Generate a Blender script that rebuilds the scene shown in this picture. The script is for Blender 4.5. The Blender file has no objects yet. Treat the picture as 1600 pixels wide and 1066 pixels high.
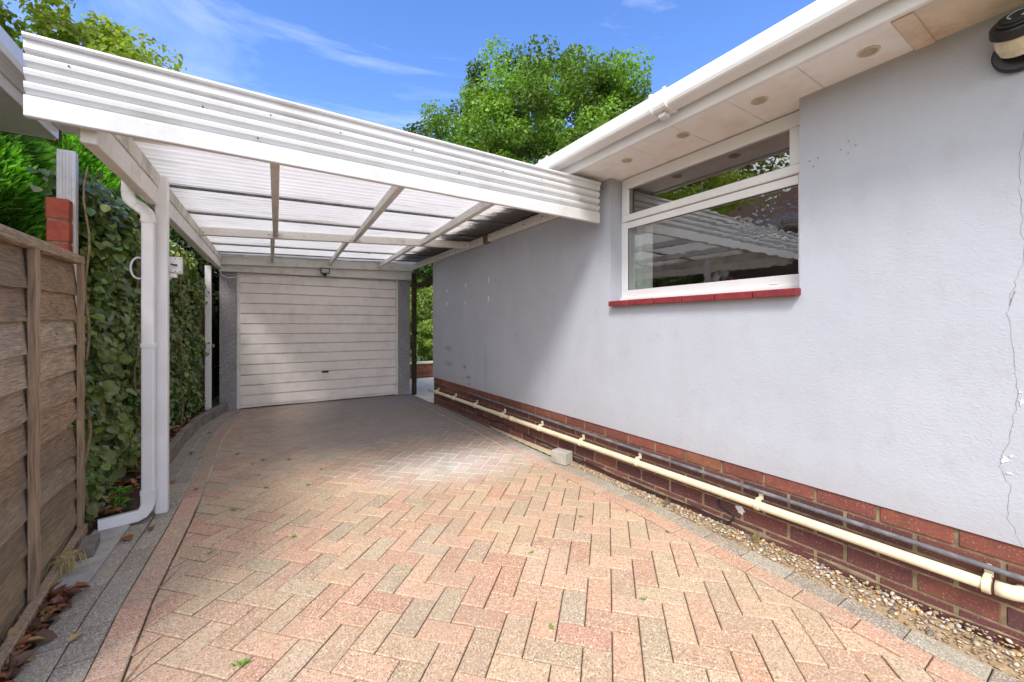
import bpy, math, random
import numpy as np
from mathutils import Vector, Matrix, noise
R = math.radians
random.seed(7); rng = np.random.default_rng(7)
scene = bpy.context.scene
COL = scene.collection

# ------------------------------------------------------------------ camera
cam_d = bpy.data.cameras.new('camera'); cam = bpy.data.objects.new('camera', cam_d); COL.objects.link(cam)
YAW = math.atan(397/630)
cam.location = (0, 0, 1.13); cam.rotation_euler = (R(90), 0, -YAW)
cam_d.sensor_width = 36; cam_d.lens = 630/1600*36; cam_d.shift_y = -23/1600
cam_d.clip_start = .05; cam_d.clip_end = 2000
scene.camera = cam

# ------------------------------------------------------------------ light
TRAVEL = Vector((.64, .62, -1.0)).normalized()          # direction the sunlight travels
EL = math.asin(-TRAVEL.z); ROT = math.atan2(-TRAVEL.x, -TRAVEL.y)
sun_d = bpy.data.lights.new('sun', 'SUN'); sun_d.energy = 1.85; sun_d.angle = R(16); sun_d.color = (1, .95, .87)
sun = bpy.data.objects.new('sun', sun_d); COL.objects.link(sun)
sun.rotation_euler = TRAVEL.to_track_quat('-Z', 'Y').to_euler(); sun.location = (-6, -6, 10)

world = bpy.data.worlds.new('World'); scene.world = world; world.use_nodes = True
nt = world.node_tree; nt.nodes.clear()
def N(t, kind, **kw):
    n = t.nodes.new(kind)
    for k, v in kw.items():
        if k in n.inputs.keys() if hasattr(n.inputs, 'keys') else False: n.inputs[k].default_value = v
        else: setattr(n, k, v)
    return n
out = N(nt, 'ShaderNodeOutputWorld'); bg = N(nt, 'ShaderNodeBackground'); bg.inputs[1].default_value = .15
sky = N(nt, 'ShaderNodeTexSky'); sky.sky_type = 'NISHITA'; sky.sun_disc = False
sky.sun_elevation = EL; sky.sun_rotation = ROT; sky.altitude = 50; sky.air_density = 1.0; sky.dust_density = .3; sky.ozone_density = 2.5
hs = N(nt, 'ShaderNodeHueSaturation'); hs.inputs['Saturation'].default_value = 1.22; hs.inputs['Value'].default_value = 1.06
tn = N(nt, 'ShaderNodeMix'); tn.data_type = 'RGBA'; tn.blend_type = 'MULTIPLY'; tn.inputs[0].default_value = 1; tn.inputs[7].default_value = (1.12, 1.0, 1.08, 1)
nt.links.new(sky.outputs[0], tn.inputs[6]); nt.links.new(tn.outputs[2], hs.inputs['Color'])
tc = N(nt, 'ShaderNodeTexCoord'); mp = N(nt, 'ShaderNodeMapping'); mp.inputs['Scale'].default_value = (1.5, 1.9, 9.0); mp.inputs['Rotation'].default_value = (R(6), 0, R(15))
nt.links.new(tc.outputs['Generated'], mp.inputs[0])
nz = N(nt, 'ShaderNodeTexNoise'); nz.inputs['Scale'].default_value = 1.15; nz.inputs['Detail'].default_value = 7; nz.inputs['Roughness'].default_value = .62; nz.inputs['Distortion'].default_value = .8
nt.links.new(mp.outputs[0], nz.inputs[0])
cr = N(nt, 'ShaderNodeValToRGB'); cr.color_ramp.elements[0].position = .55; cr.color_ramp.elements[0].color = (0, 0, 0, 1)
cr.color_ramp.elements[1].position = .80; cr.color_ramp.elements[1].color = (.17, .17, .17, 1)
nt.links.new(nz.outputs[0], cr.inputs[0])
mx = N(nt, 'ShaderNodeMix'); mx.data_type = 'RGBA'; mx.inputs[7].default_value = (9.4, 9.4, 9.4, 1)
# thicker bright cloud in the part of the sky behind and left of the camera
dt = N(nt, 'ShaderNodeVectorMath'); dt.operation = 'DOT_PRODUCT'; dt.inputs[1].default_value = Vector((-.80, -.50, .33)).normalized()
nt.links.new(tc.outputs['Generated'], dt.inputs[0])
ad = N(nt, 'ShaderNodeMath'); ad.operation = 'MULTIPLY_ADD'; ad.inputs[1].default_value = .55
nt.links.new(nz.outputs[0], ad.inputs[0]); nt.links.new(dt.outputs['Value'], ad.inputs[2])
cr2 = N(nt, 'ShaderNodeValToRGB'); cr2.color_ramp.elements[0].position = .42; cr2.color_ramp.elements[0].color = (0, 0, 0, 1)
cr2.color_ramp.elements[1].position = 1.0; cr2.color_ramp.elements[1].color = (.9, .9, .9, 1)
nt.links.new(ad.outputs[0], cr2.inputs[0])
mz = N(nt, 'ShaderNodeMath'); mz.operation = 'MAXIMUM'; nt.links.new(cr.outputs[0], mz.inputs[0]); nt.links.new(cr2.outputs[0], mz.inputs[1])
nt.links.new(mz.outputs[0], mx.inputs[0]); nt.links.new(hs.outputs[0], mx.inputs[6])
nt.links.new(mx.outputs[2], bg.inputs[0]); nt.links.new(bg.outputs[0], out.inputs[0])

scene.view_settings.view_transform = 'Standard'; scene.view_settings.look = 'None'
scene.view_settings.gamma = 1; scene.view_settings.exposure = 0.98
scene.render.engine = 'CYCLES'
scene.cycles.max_bounces = 10; scene.cycles.diffuse_bounces = 5; scene.cycles.transparent_max_bounces = 12

# ------------------------------------------------------------------ node helpers
class G:
    """tiny node-graph builder"""
    def __init__(s, name):
        s.m = bpy.data.materials.new(name); s.m.use_nodes = True; s.t = s.m.node_tree
        s.b = s.t.nodes['Principled BSDF']; s.out = s.t.nodes['Material Output']; s._c = None
        s.b.inputs['Specular IOR Level'].default_value = .3
    def link(s, a, b): s.t.links.new(a, b)
    def coord(s):
        if not s._c:
            g = s.t.nodes.new('ShaderNodeNewGeometry'); s._c = g.outputs['Position']
        return s._c
    def map(s, scale=(1, 1, 1), rot=(0, 0, 0), loc=(0, 0, 0)):
        m = s.t.nodes.new('ShaderNodeMapping'); m.inputs['Scale'].default_value = scale; m.inputs['Rotation'].default_value = rot; m.inputs['Location'].default_value = loc
        s.link(s.coord(), m.inputs[0]); return m.outputs[0]
    def noise(s, scale, detail=4, rough=.55, vec=None, dist=0):
        n = s.t.nodes.new('ShaderNodeTexNoise'); n.inputs['Scale'].default_value = scale; n.inputs['Detail'].default_value = detail
        n.inputs['Roughness'].default_value = rough; n.inputs['Distortion'].default_value = dist
        s.link(vec if vec is not None else s.coord(), n.inputs[0]); return n.outputs[0]
    def voro(s, scale, vec=None, out='Distance', feature='F1'):
        n = s.t.nodes.new('ShaderNodeTexVoronoi'); n.feature = feature; n.inputs['Scale'].default_value = scale
        s.link(vec if vec is not None else s.coord(), n.inputs[0]); return n.outputs[out]
    def ramp(s, fac, stops):
        r = s.t.nodes.new('ShaderNodeValToRGB'); e = r.color_ramp.elements
        while len(e) < len(stops): e.new(.5)
        for i, (p, c) in enumerate(stops):
            e[i].position = p; e[i].color = (c, c, c, 1) if not hasattr(c, '__len__') else (*c, 1)
        s.link(fac, r.inputs[0]); return r.outputs[0]
    def mix(s, fac, a, b, mode='MIX'):
        m = s.t.nodes.new('ShaderNodeMix'); m.data_type = 'RGBA'; m.blend_type = mode
        for v, i in ((fac, 0), (a, 6), (b, 7)):
            if hasattr(v, 'is_linked') or isinstance(v, bpy.types.NodeSocket): s.link(v, m.inputs[i])
            elif hasattr(v, '__len__'): m.inputs[i].default_value = (*v, 1)
            else: m.inputs[i].default_value = v if i == 0 else (v, v, v, 1)
        return m.outputs[2]
    def math(s, op, a, b=0.0, c=None):
        m = s.t.nodes.new('ShaderNodeMath'); m.operation = op
        for i, v in enumerate((a, b) if c is None else (a, b, c)):
            if isinstance(v, bpy.types.NodeSocket): s.link(v, m.inputs[i])
            else: m.inputs[i].default_value = v
        return m.outputs[0]
    def attr(s, name='tint'):
        a = s.t.nodes.new('ShaderNodeAttribute'); a.attribute_name = name; return a.outputs['Color']
    def sep(s):
        x = s.t.nodes.new('ShaderNodeSeparateXYZ'); s.link(s.coord(), x.inputs[0]); return x.outputs
    def color(s, c):
        if isinstance(c, bpy.types.NodeSocket): s.link(c, s.b.inputs['Base Color'])
        else: s.b.inputs['Base Color'].default_value = (*c, 1)
    def rough(s, r):
        if isinstance(r, bpy.types.NodeSocket): s.link(r, s.b.inputs['Roughness'])
        else: s.b.inputs['Roughness'].default_value = r
    def bump(s, h, strength=.3, dist=.005):
        b = s.t.nodes.new('ShaderNodeBump'); b.inputs['Strength'].default_value = strength; b.inputs['Distance'].default_value = dist
        s.link(h, b.inputs['Height'])
        s.link(b.outputs[0], s.b.inputs['Normal']); return b
def blob(g, x, y, z, rx, ry, rz, soft=.3, wob=.0):
    """mask of one stain: 1 inside an ellipsoid round (x,y,z)"""
    m = g.map(scale=(1/rx, 1/ry, 1/rz), loc=(-x/rx, -y/ry, -z/rz))
    l = g.t.nodes.new('ShaderNodeVectorMath'); l.operation = 'LENGTH'; g.link(m, l.inputs[0])
    v = l.outputs['Value']
    if wob: v = g.math('ADD', v, g.math('MULTIPLY', g.math('SUBTRACT', g.noise(6/max(rx, ry)**.5, 5), .5), wob))
    return g.ramp(v, [(max(0, 1-soft), 1.0), (1.0, 0.0)])

M = {}
def simple(name, col, rough=.6, var=.12, scale=8, bump=0, bscale=60, dirt=None, dscale=2.5, damt=.5, spec=.3):
    g = G(name); dark = tuple(c*(1-var) for c in col); lite = tuple(min(1, c*(1+var)) for c in col)
    c = g.ramp(g.noise(scale, 5), [(.3, dark), (.7, lite)])
    if dirt:
        f = g.ramp(g.noise(dscale, 8, .7), [(.48, 0.0), (.72, damt)])
        c = g.mix(f, c, dirt)
    g.color(c); g.rough(rough); g.b.inputs['Specular IOR Level'].default_value = spec
    if bump: g.bump(g.noise(bscale, 4), bump, .003)
    M[name] = g.m; return g

# house render: pale lavender-grey textured paint, stains
g = G('render_paint')
base = g.ramp(g.noise(1.6, 6, .6), [(.3, (.40, .425, .49)), (.7, (.45, .475, .545))])
base = g.mix(g.ramp(g.noise(9, 8, .75), [(.54, 0.0), (.8, .4)]), base, (.33, .31, .32))
base = g.mix(g.ramp(g.noise(2.0, 7, .65, vec=g.map(scale=(1, 3.5, .5))), [(.5, 0.0), (.75, .3)]), base, (.38, .37, .40))
base = g.mix(g.math('MULTIPLY', g.ramp(g.sep()[2], [(.38, .5), (.55, 0.0)]), g.noise(7, 6, .7)), base, (.33, .30, .28))
for (yy, zz, ry, rz, a) in ((5.12, .83, .16, .05, .5), (5.1, .62, .22, .05, .4), (4.6, .62, .07, .03, .75), (4.5, .50, .08, .025, .8), (4.47, .42, .04, .02, .7), (4.05, .66, .06, .35, .22), (3.4, 1.06, .02, .01, .8), (4.66, .36, .05, .02, .6), (4.2, 1.95, .06, .012, .35)):
    f = g.math('MULTIPLY', blob(g, 2.195, yy, zz, .2, ry, rz, .7, .5), a)
    base = g.mix(f, base, (.22, .20, .20))
# eave shade painted into the wall top as a patchy tan band
f = g.math('MULTIPLY', g.ramp(g.noise(2.2, 6, .7, vec=g.map(scale=(1, .5, 2.2))), [(.45, 0.0), (.75, .5)]), g.ramp(g.sep()[2], [(0, 0.0), (1, 1.0)]))
base = g.mix(g.math('MULTIPLY', g.ramp(g.math('SUBTRACT', g.sep()[2], 1.3), [(.62, 0.0), (.92, .5)]), g.noise(3, 5)), base, (.42, .36, .32))
g.color(base); g.rough(.92); g.b.inputs['Specular IOR Level'].default_value = .12
hh = g.math('ADD', g.math('MULTIPLY', g.noise(120, 3, .65, vec=g.map(scale=(1, .7, 1.1))), g.ramp(g.noise(1.1, 4), [(.3, .35), (.7, 1.1)])), g.math('MULTIPLY', g.noise(5, 6, .6), 1.6))
g.bump(hh, .55, .004); M['render_paint'] = g.m

def brick_mat(name, a, b, c):
    g = G(name); t = g.attr()
    col = g.mix(g.ramp(g.noise(26, 6, .7), [(.35, 0.0), (.75, .75)]), t, c)
    col = g.mix(g.ramp(g.noise(160, 2), [(.62, 0.0), (.72, .5)]), col, (.55, .42, .33))
    g.color(col); g.rough(.85); g.bump(g.noise(90, 5, .7), .5, .004); M[name] = g.m
brick_mat('brick', None, None, (.10, .045, .04))
g = G('mortar'); g.color(g.ramp(g.noise(20, 6), [(.3, (.14, .105, .07)), (.7, (.34, .265, .165))])); g.rough(.95); g.bump(g.noise(120, 4), .5, .004); M['mortar'] = g.m

# block paving: colour per block plus exposed aggregate
g = G('paver')
t = g.attr()
agg = g.voro(240, out='Color')
sp = g.t.nodes.new('ShaderNodeSeparateColor'); g.link(agg, sp.inputs[0])
col = g.mix(g.ramp(sp.outputs[0], [(.0, .8), (.45, 0.0)]), t, (.15, .105, .08))
col = g.mix(g.ramp(sp.outputs[1], [(.74, 0.0), (.97, .8)]), col, (.70, .63, .51))
col = g.mix(g.ramp(sp.outputs[2], [(.9, 0.0), (1, .8)]), col, (.78, .50, .22))
col = g.mix(g.ramp(g.noise(2.2, 7, .7), [(.42, 0.0), (.75, .6)]), col, (.38, .31, .22))
xyz = g.sep()
# blocks turn darker grey towards the garage, strongest on the right
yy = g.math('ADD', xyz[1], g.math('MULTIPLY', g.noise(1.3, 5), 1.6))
far_grey = g.ramp(g.math('MULTIPLY', yy, .1), [(.385, 0.0), (.50, .88)])
far_grey = g.math('MULTIPLY', far_grey, g.ramp(g.math('ADD', g.math('MULTIPLY', xyz[0], .4), g.math('MULTIPLY', g.noise(1.7, 6), .5)), [(.2, .45), (.6, 1.0)]))
col = g.mix(far_grey, col, (.215, .20, .20))
wst = g.math('MULTIPLY', blob(g, 1.45, 3.05, 0, .95, .55, 1, .8, .7), g.ramp(g.noise(7, 7, .7), [(.35, .25), (.7, .8)]))
col = g.mix(wst, col, (.62, .62, .62))
g.color(col); g.rough(g.ramp(far_grey, [(0, .85), (.8, .62)]))
g.bump(g.math('ADD', sp.outputs[0], g.noise(60, 4)), .35, .003); M['paver'] = g.m

g = G('joint_sand')
col = g.ramp(g.noise(9, 6), [(.3, (.05, .04, .025)), (.7, (.14, .11, .07))])
col = g.mix(g.math('MULTIPLY', blob(g, 1.15, 3.3, 0, 1.3, 1.1, 1, .5, .8), .95), col, (.85, .83, .80))
pj = g.t.nodes.new('ShaderNodeMapRange'); pj.inputs['From Min'].default_value = 3.5; pj.inputs['From Max'].default_value = 4.1; g.link(g.math('ADD', g.sep()[1], g.math('MULTIPLY', g.noise(1.5, 5), .8)), pj.inputs['Value'])
col = g.mix(g.math('MULTIPLY', pj.outputs[0], .9), col, (.50, .47, .41))
moss = g.math('MULTIPLY', blob(g, .15, 3.9, 0, .85, 1.5, 1, .6, .8), g.ramp(g.noise(12, 5), [(.45, 0.0), (.6, .9)]))
col = g.mix(moss, col, (.13, .20, .04))
g.color(col); g.rough(1); g.bump(g.noise(200, 3), .5, .003); M['joint_sand'] = g.m

simple('neighbour_brick', (.26, .17, .12), .9, .25, 9, .5, 50)
simple('soil', (.055, .04, .028), 1, .5, 14, .8, 50)
simple('grass_ground', (.14, .17, .05), 1, .35, 3, .6, 60)
simple('slab_stone', (.88, .77, .60), .85, .12, 6, .3, 90, (.3, .28, .22), 3, .5)
simple('concrete', (.42, .40, .36), .9, .2, 12, .6, 90, (.20, .18, .14), 7, .5)
simple('kerb_concrete', (.22, .195, .165), .9, .3, 14, .6, 90, (.07, .08, .045), 5, .6)
simple('cement_tan', (.48, .40, .28), .9, .15, 9, .5, 90)
simple('white_upvc', (.76, .76, .775), .32, .03, 3, 0, 60, (.55, .52, .45), 5, .22, spec=.45)
simple('soffit_paint', (.88, .87, .87), .55, .05, 3, .1, 40, (.50, .36, .22), 3, .45)
simple('soffit_board', (.72, .62, .50), .75, .18, 5, .4, 60, (.33, .20, .11), 5, .6)
simple('white_timber', (.74, .72, .69), .6, .06, 6, .25, 50, (.30, .27, .16), 6, .55)
simple('dirty_timber', (.62, .58, .52), .7, .1, 6, .3, 50, (.16, .15, .07), 5, .75)
simple('cladding', (.67, .67, .685), .42, .03, 4, .05, 30, (.42, .41, .33), 3.3, .5, spec=.4)
simple('garage_paint', (.84, .78, .745), .55, .04, 5, .12, 50, (.50, .46, .42), 6, .4)
simple('cream_plastic', (.72, .64, .46), .45, .06, 9, .1, 60, (.36, .31, .23), 9, .6, spec=.45)
simple('black_pipe', (.12, .12, .135), .45, .3, 20, .2, 60, (.28, .28, .29), 11, .8)
simple('black_plastic', (.02, .02, .022), .35, .1, 8)
simple('sill_red', (.20, .025, .033), .6, .25, 18, .6, 40, (.16, .05, .045), 10, .6)
simple('red_paint', (.42, .09, .055), .75, .25, 18, .6, 60)
simple('roof_tile', (.20, .10, .07), .85, .25, 6, .5, 60)
simple('roof_felt', (.12, .12, .12), .9, .2, 6, .4, 60)
simple('dark_wood', (.045, .032, .02), .85, .4, 9, .6, 40, (.06, .08, .03), 5, .5)
simple('bark', (.12, .085, .055), .95, .35, 12, .8, 30)
simple('twig', (.20, .13, .075), .9, .3, 12)
simple('ivy_stem', (.24, .17, .10), .85, .4, 40)
simple('vent_metal', (.66, .58, .47), .5, .2, 30)
simple('room_wall', (.45, .38, .30), .9)
simple('room_white', (.85, .88, .86), .8)
simple('lens_grey', (.45, .47, .5), .15)
simple('crack_dark', (.24, .225, .23), 1)
simple('filler_white', (.66, .66, .69), .9, .04)
simple('gravel_bed', (.33, .24, .15), 1, .3, 60, .8, 120)
simple('green_paint', (.30, .38, .24), .8)
simple('dry_grass', (.45, .36, .17), .9, .25, 40)
simple('screw', (.06, .055, .05), .5)

# pebble-dash
g = G('pebbledash'); v = g.voro(75)
c = g.ramp(v, [(.1, (.50, .49, .52)), (.6, (.30, .29, .31))]); c = g.mix(g.ramp(g.noise(3, 6), [(.4, 0.0), (.8, .5)]), c, (.22, .2, .19))
g.color(c); g.rough(.95); g.bump(g.math('SUBTRACT', 1.0, v), .9, .01); M['pebbledash'] = g.m

# fence timber, long grain along Y
g = G('fence_wood')
gr = g.noise(9, 9, .7, vec=g.map(scale=(6, .55, 9)), dist=.6)
fine = g.noise(60, 5, .75, vec=g.map(scale=(3, .07, 5)), dist=.3)
c = g.ramp(gr, [(.28, (.27, .185, .115)), (.5, (.52, .38, .245)), (.72, (.66, .52, .36))])
c = g.mix(g.ramp(fine, [(.38, .75), (.58, 0.0)]), c, (.10, .075, .05))
c = g.mix(g.ramp(g.voro(3.1, vec=g.map(scale=(1, 1, 2.4))), [(.03, .85), (.075, 0.0)]), c, (.07, .05, .035))
c = g.mix(g.ramp(g.noise(2.3, 6, .7), [(.45, 0.0), (.75, .65)]), c, (.20, .185, .175))
c = g.mix(g.math('MULTIPLY', g.ramp(g.sep()[2], [(.1, .55), (.75, 0.0)]), g.noise(3, 5)), c, (.16, .17, .07))
c = g.mix(.8, c, g.mix(1.0, c, g.attr(), 'MULTIPLY'))
g.color(c); g.rough(.9); g.bump(g.math('ADD', fine, gr), .6, .004); M['fence_wood'] = g.m
g = G('post_wood')
gr = g.noise(9, 8, .7, vec=g.map(scale=(8, 8, .5)), dist=.4)
g.color(g.ramp(gr, [(.28, (.16, .11, .07)), (.55, (.40, .29, .19)), (.75, (.50, .38, .26))])); g.rough(.9); g.bump(gr, .5, .004); M['post_wood'] = g.m

# roof sheeting: translucent corrugated plastic, algae at the left edge and dirt along the laps
g = G('roof_sheet')
xyz = g.sep()
c = g.ramp(g.noise(2, 6, .7), [(.3, (.80, .74, .69)), (.7, (.88, .84, .80))])
streak = g.noise(3.5, 7, .7, vec=g.map(scale=(.45, 6, 1)))
c = g.mix(g.ramp(streak, [(.54, 0.0), (.74, .65)]), c, (.40, .34, .27))
edge = g.ramp(g.math('ADD', g.math('MULTIPLY', g.math('ADD', xyz[0], .6), 1.2), g.math('MULTIPLY', streak, .7)), [(.28, .85), (.62, 0.0)])
c = g.mix(edge, c, (.28, .25, .14))
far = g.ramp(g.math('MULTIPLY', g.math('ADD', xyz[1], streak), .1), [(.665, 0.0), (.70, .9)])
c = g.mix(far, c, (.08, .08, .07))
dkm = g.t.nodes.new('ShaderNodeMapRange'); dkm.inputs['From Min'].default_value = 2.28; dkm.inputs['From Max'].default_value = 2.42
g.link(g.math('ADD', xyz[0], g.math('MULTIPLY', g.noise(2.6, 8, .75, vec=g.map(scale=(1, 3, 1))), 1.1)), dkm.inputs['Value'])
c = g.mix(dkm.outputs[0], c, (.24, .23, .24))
spots = g.math('MULTIPLY', g.ramp(g.voro(2.6, vec=g.map(scale=(1.2, 2.2, 1))), [(.07, 1.0), (.11, 0.0)]), g.ramp(g.math('SUBTRACT', xyz[0], .9), [(.1, 0.0), (.3, 1.0)]))
c = g.mix(spots, c, (.16, .14, .12))
dif = g.t.nodes.new('ShaderNodeBsdfDiffuse'); tr = g.t.nodes.new('ShaderNodeBsdfTranslucent'); ms = g.t.nodes.new('ShaderNodeMixShader'); ms.inputs[0].default_value = .62
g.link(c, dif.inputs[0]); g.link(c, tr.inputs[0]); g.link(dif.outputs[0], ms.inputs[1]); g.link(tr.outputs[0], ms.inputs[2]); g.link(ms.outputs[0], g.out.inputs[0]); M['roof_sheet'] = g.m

def leaf_mat(name, a, b, transl=.35, rough=.45, spec=.4):
    g = G(name); c = g.mix(1.0, g.attr(), g.ramp(g.noise(5, 3), [(.3, a), (.7, b)]), 'MULTIPLY')
    g.color(c); g.rough(rough); g.b.inputs['Specular IOR Level'].default_value = spec
    tr = g.t.nodes.new('ShaderNodeBsdfTranslucent'); g.link(g.mix(1.0, c, (1.5, 1.6, .7), 'MULTIPLY'), tr.inputs[0])
    ms = g.t.nodes.new('ShaderNodeMixShader'); ms.inputs[0].default_value = transl
    g.link(g.b.outputs[0], ms.inputs[1]); g.link(tr.outputs[0], ms.inputs[2]); g.link(ms.outputs[0], g.out.inputs[0]); M[name] = g.m
leaf_mat('ivy_leaf', (.10, .165, .04), (.16, .24, .06), .22, .27, .7)
leaf_mat('oak_leaf', (.09, .175, .022), (.13, .235, .035), .35, .5)
leaf_mat('hawthorn_leaf', (.22, .30, .04), (.30, .38, .06), .45, .5)
leaf_mat('conifer_leaf', (.13, .33, .03), (.19, .45, .055), .35, .6)
leaf_mat('shrub_leaf', (.14, .22, .04), (.20, .30, .06), .4, .5)
g = G('fallen_leaf'); g.color(g.attr()); g.rough(.6); M['fallen_leaf'] = g.m
g = G('pebble'); g.color(g.mix(g.ramp(g.noise(70, 4), [(.4, 0.0), (.65, .6)]), g.attr(), (.28, .20, .12))); g.rough(.95); g.b.inputs['Specular IOR Level'].default_value = .1; g.bump(g.noise(400, 2), .4, .002); M['pebble'] = g.m
g = G('weed_leaf'); g.color((.14, .30, .03)); g.rough(.6); M['weed_leaf'] = g.m

# window glass: reflecting, see-through; the lower pane is hammered
def glass(name, bumpy):
    g = G(name)
    gl = g.t.nodes.new('ShaderNodeBsdfGlossy'); gl.inputs['Roughness'].default_value = .012 if bumpy else .01
    tp = g.t.nodes.new('ShaderNodeBsdfTransparent'); tp.inputs[0].default_value = (.62, .66, .64, 1)
    fr = g.t.nodes.new('ShaderNodeFresnel'); fr.inputs['IOR'].default_value = 2.0
    ms = g.t.nodes.new('ShaderNodeMixShader')
    g.t.nodes.remove(fr); lw = g.t.nodes.new('ShaderNodeLayerWeight'); lw.inputs['Blend'].default_value = .5
    fac = g.math('MULTIPLY_ADD', g.math('POWER', lw.outputs['Facing'], 3.0), .7, .26 if bumpy else .30)
    if bumpy:
        h = g.voro(55, vec=g.map(scale=(1, 1.4, .8)), feature='SMOOTH_F1'); h2 = g.math('MULTIPLY', g.noise(12, 3, .6, dist=1.5), .8)
        b = g.t.nodes.new('ShaderNodeBump'); b.inputs['Strength'].default_value = .16; b.inputs['Distance'].default_value = .0007
        g.link(g.math('ADD', h, h2), b.inputs['Height']); pass
    g.link(fac, ms.inputs[0]); g.link(tp.outputs[0], ms.inputs[1]); g.link(gl.outputs[0], ms.inputs[2]); g.link(ms.outputs[0], g.out.inputs[0]); M[name] = g.m
glass('glass_clear', False); glass('glass_patterned', True)
g = G('seal'); g.color((.03, .03, .035)); g.rough(.6); M['seal'] = g.m

# ------------------------------------------------------------------ object helpers
def tag(o, label=None, cat=None, group=None, kind=None):
    if label: o['label'] = label
    if cat: o['category'] = cat
    if group: o['group'] = group
    if kind: o['kind'] = kind
    return o
def empty(name, loc, label, cat, group=None):
    o = bpy.data.objects.new(name, None); o.empty_display_size = .1; COL.objects.link(o); o.location = loc
    return tag(o, label, cat, group)

class MB:
    def __init__(s): s.v = []; s.f = []; s.c = []
    def face(s, pts, c=(1, 1, 1)):
        n = len(s.v); s.v += [tuple(p) for p in pts]; s.f.append(tuple(range(n, n+len(pts)))); s.c.append(c)
    def grid(s, rows, c=(1, 1, 1), closed=False):
        n = len(s.v); w = len(rows[0])
        for r in rows: s.v += [tuple(p) for p in r]
        for i in range(len(rows)-1):
            for j in range(w if closed else w-1):
                a = n+i*w+j; b = n+i*w+(j+1) % w
                s.f.append((a, b, b+w, a+w)); s.c.append(c)
        return n
    def box(s, x0, x1, y0, y1, z0, z1, c=(1, 1, 1)):
        s.hexa([(x0, y0, z0), (x1, y0, z0), (x1, y1, z0), (x0, y1, z0), (x0, y0, z1), (x1, y0, z1), (x1, y1, z1), (x0, y1, z1)], c); return s
    def hexa(s, p, c=(1, 1, 1)):
        n = len(s.v); s.v += [tuple(q) for q in p]
        for f in ((0, 3, 2, 1), (4, 5, 6, 7), (0, 1, 5, 4), (1, 2, 6, 5), (2, 3, 7, 6), (3, 0, 4, 7)):
            s.f.append(tuple(n+i for i in f)); s.c.append(c)
        return s
    def beam(s, a, b, w, h, c=(1, 1, 1), up=(0, 0, 1)):
        """bar from a to b; w across, h along up, centred"""
        a = Vector(a); b = Vector(b); d = (b-a).normalized(); u = Vector(up); r = d.cross(u).normalized(); u = r.cross(d)
        P = []
        for q in (-1, 1):
            for (e, k) in ((a, -1), (a, 1), (b, 1), (b, -1)):
                P.append(e + r*(w/2*k) + u*(h/2*q))
        s.hexa([P[0], P[1], P[2], P[3], P[4], P[5], P[6], P[7]], c); return s
    def tube(s, pts, r, n=10, c=(1, 1, 1), sec=None, up=(0, 0, 1), cap=True, rs=None):
        """sweep; sec = list of (x,y) section points, otherwise circle"""
        pts = [Vector(p) for p in pts]
        sec = sec or [(r*math.cos(2*math.pi*i/n), r*math.sin(2*math.pi*i/n)) for i in range(n)]
        rows = []; ref = Vector(up)
        for i, p in enumerate(pts):
            d = (pts[min(i+1, len(pts)-1)]-pts[max(i-1, 0)]).normalized()
            if abs(d.dot(ref)) > .98: ref = Vector((0, 1, 0)) if abs(d.y) < .9 else Vector((1, 0, 0))
            x = d.cross(ref).normalized(); y = x.cross(d).normalized(); ref = y
            k = rs[i] if rs else 1
            rows.append([p + x*(a*k) + y*(b*k) for a, b in sec])
        n0 = s.grid(rows, c, closed=True); w = len(sec)
        if cap:
            s.f.append(tuple(n0+i for i in range(w))); s.c.append(c)
            m = n0+(len(rows)-1)*w; s.f.append(tuple(m+i for i in reversed(range(w)))); s.c.append(c)
        return s
    def build(s, name, mat, parent=None, bevel=0, smooth=False, loc=None, seg=1):
        me = bpy.data.meshes.new(name); me.from_pydata(s.v, [], s.f)
        at = me.color_attributes.new('tint', 'FLOAT_COLOR', 'CORNER')
        arr = np.repeat(np.array([(*c, 1) for c in s.c], dtype=np.float32), [len(f) for f in s.f], axis=0)
        at.data.foreach_set('color', arr.ravel())
        me.materials.append(M[mat] if isinstance(mat, str) else mat)
        o = bpy.data.objects.new(name, me); COL.objects.link(o)
        off = Vector((0, 0, 0))
        if loc is not None: off = Vector(loc)
        if parent is not None:
            o.parent = parent; pl = Vector((0, 0, 0)); q = parent
            while q is not None: pl += q.location; q = q.parent
            me.transform(Matrix.Translation(-pl))
        elif loc is not None:
            me.transform(Matrix.Translation(-off)); o.location = off
        import bmesh
        bm = bmesh.new(); bm.from_mesh(me); bmesh.ops.recalc_face_normals(bm, faces=bm.faces); bm.to_mesh(me); bm.free()
        if smooth:
            me.shade_smooth()
        if bevel:
            b = o.modifiers.new('bevel', 'BEVEL'); b.width = bevel; b.segments = seg; b.limit_method = 'ANGLE'; b.angle_limit = R(40)
        return o

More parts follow.
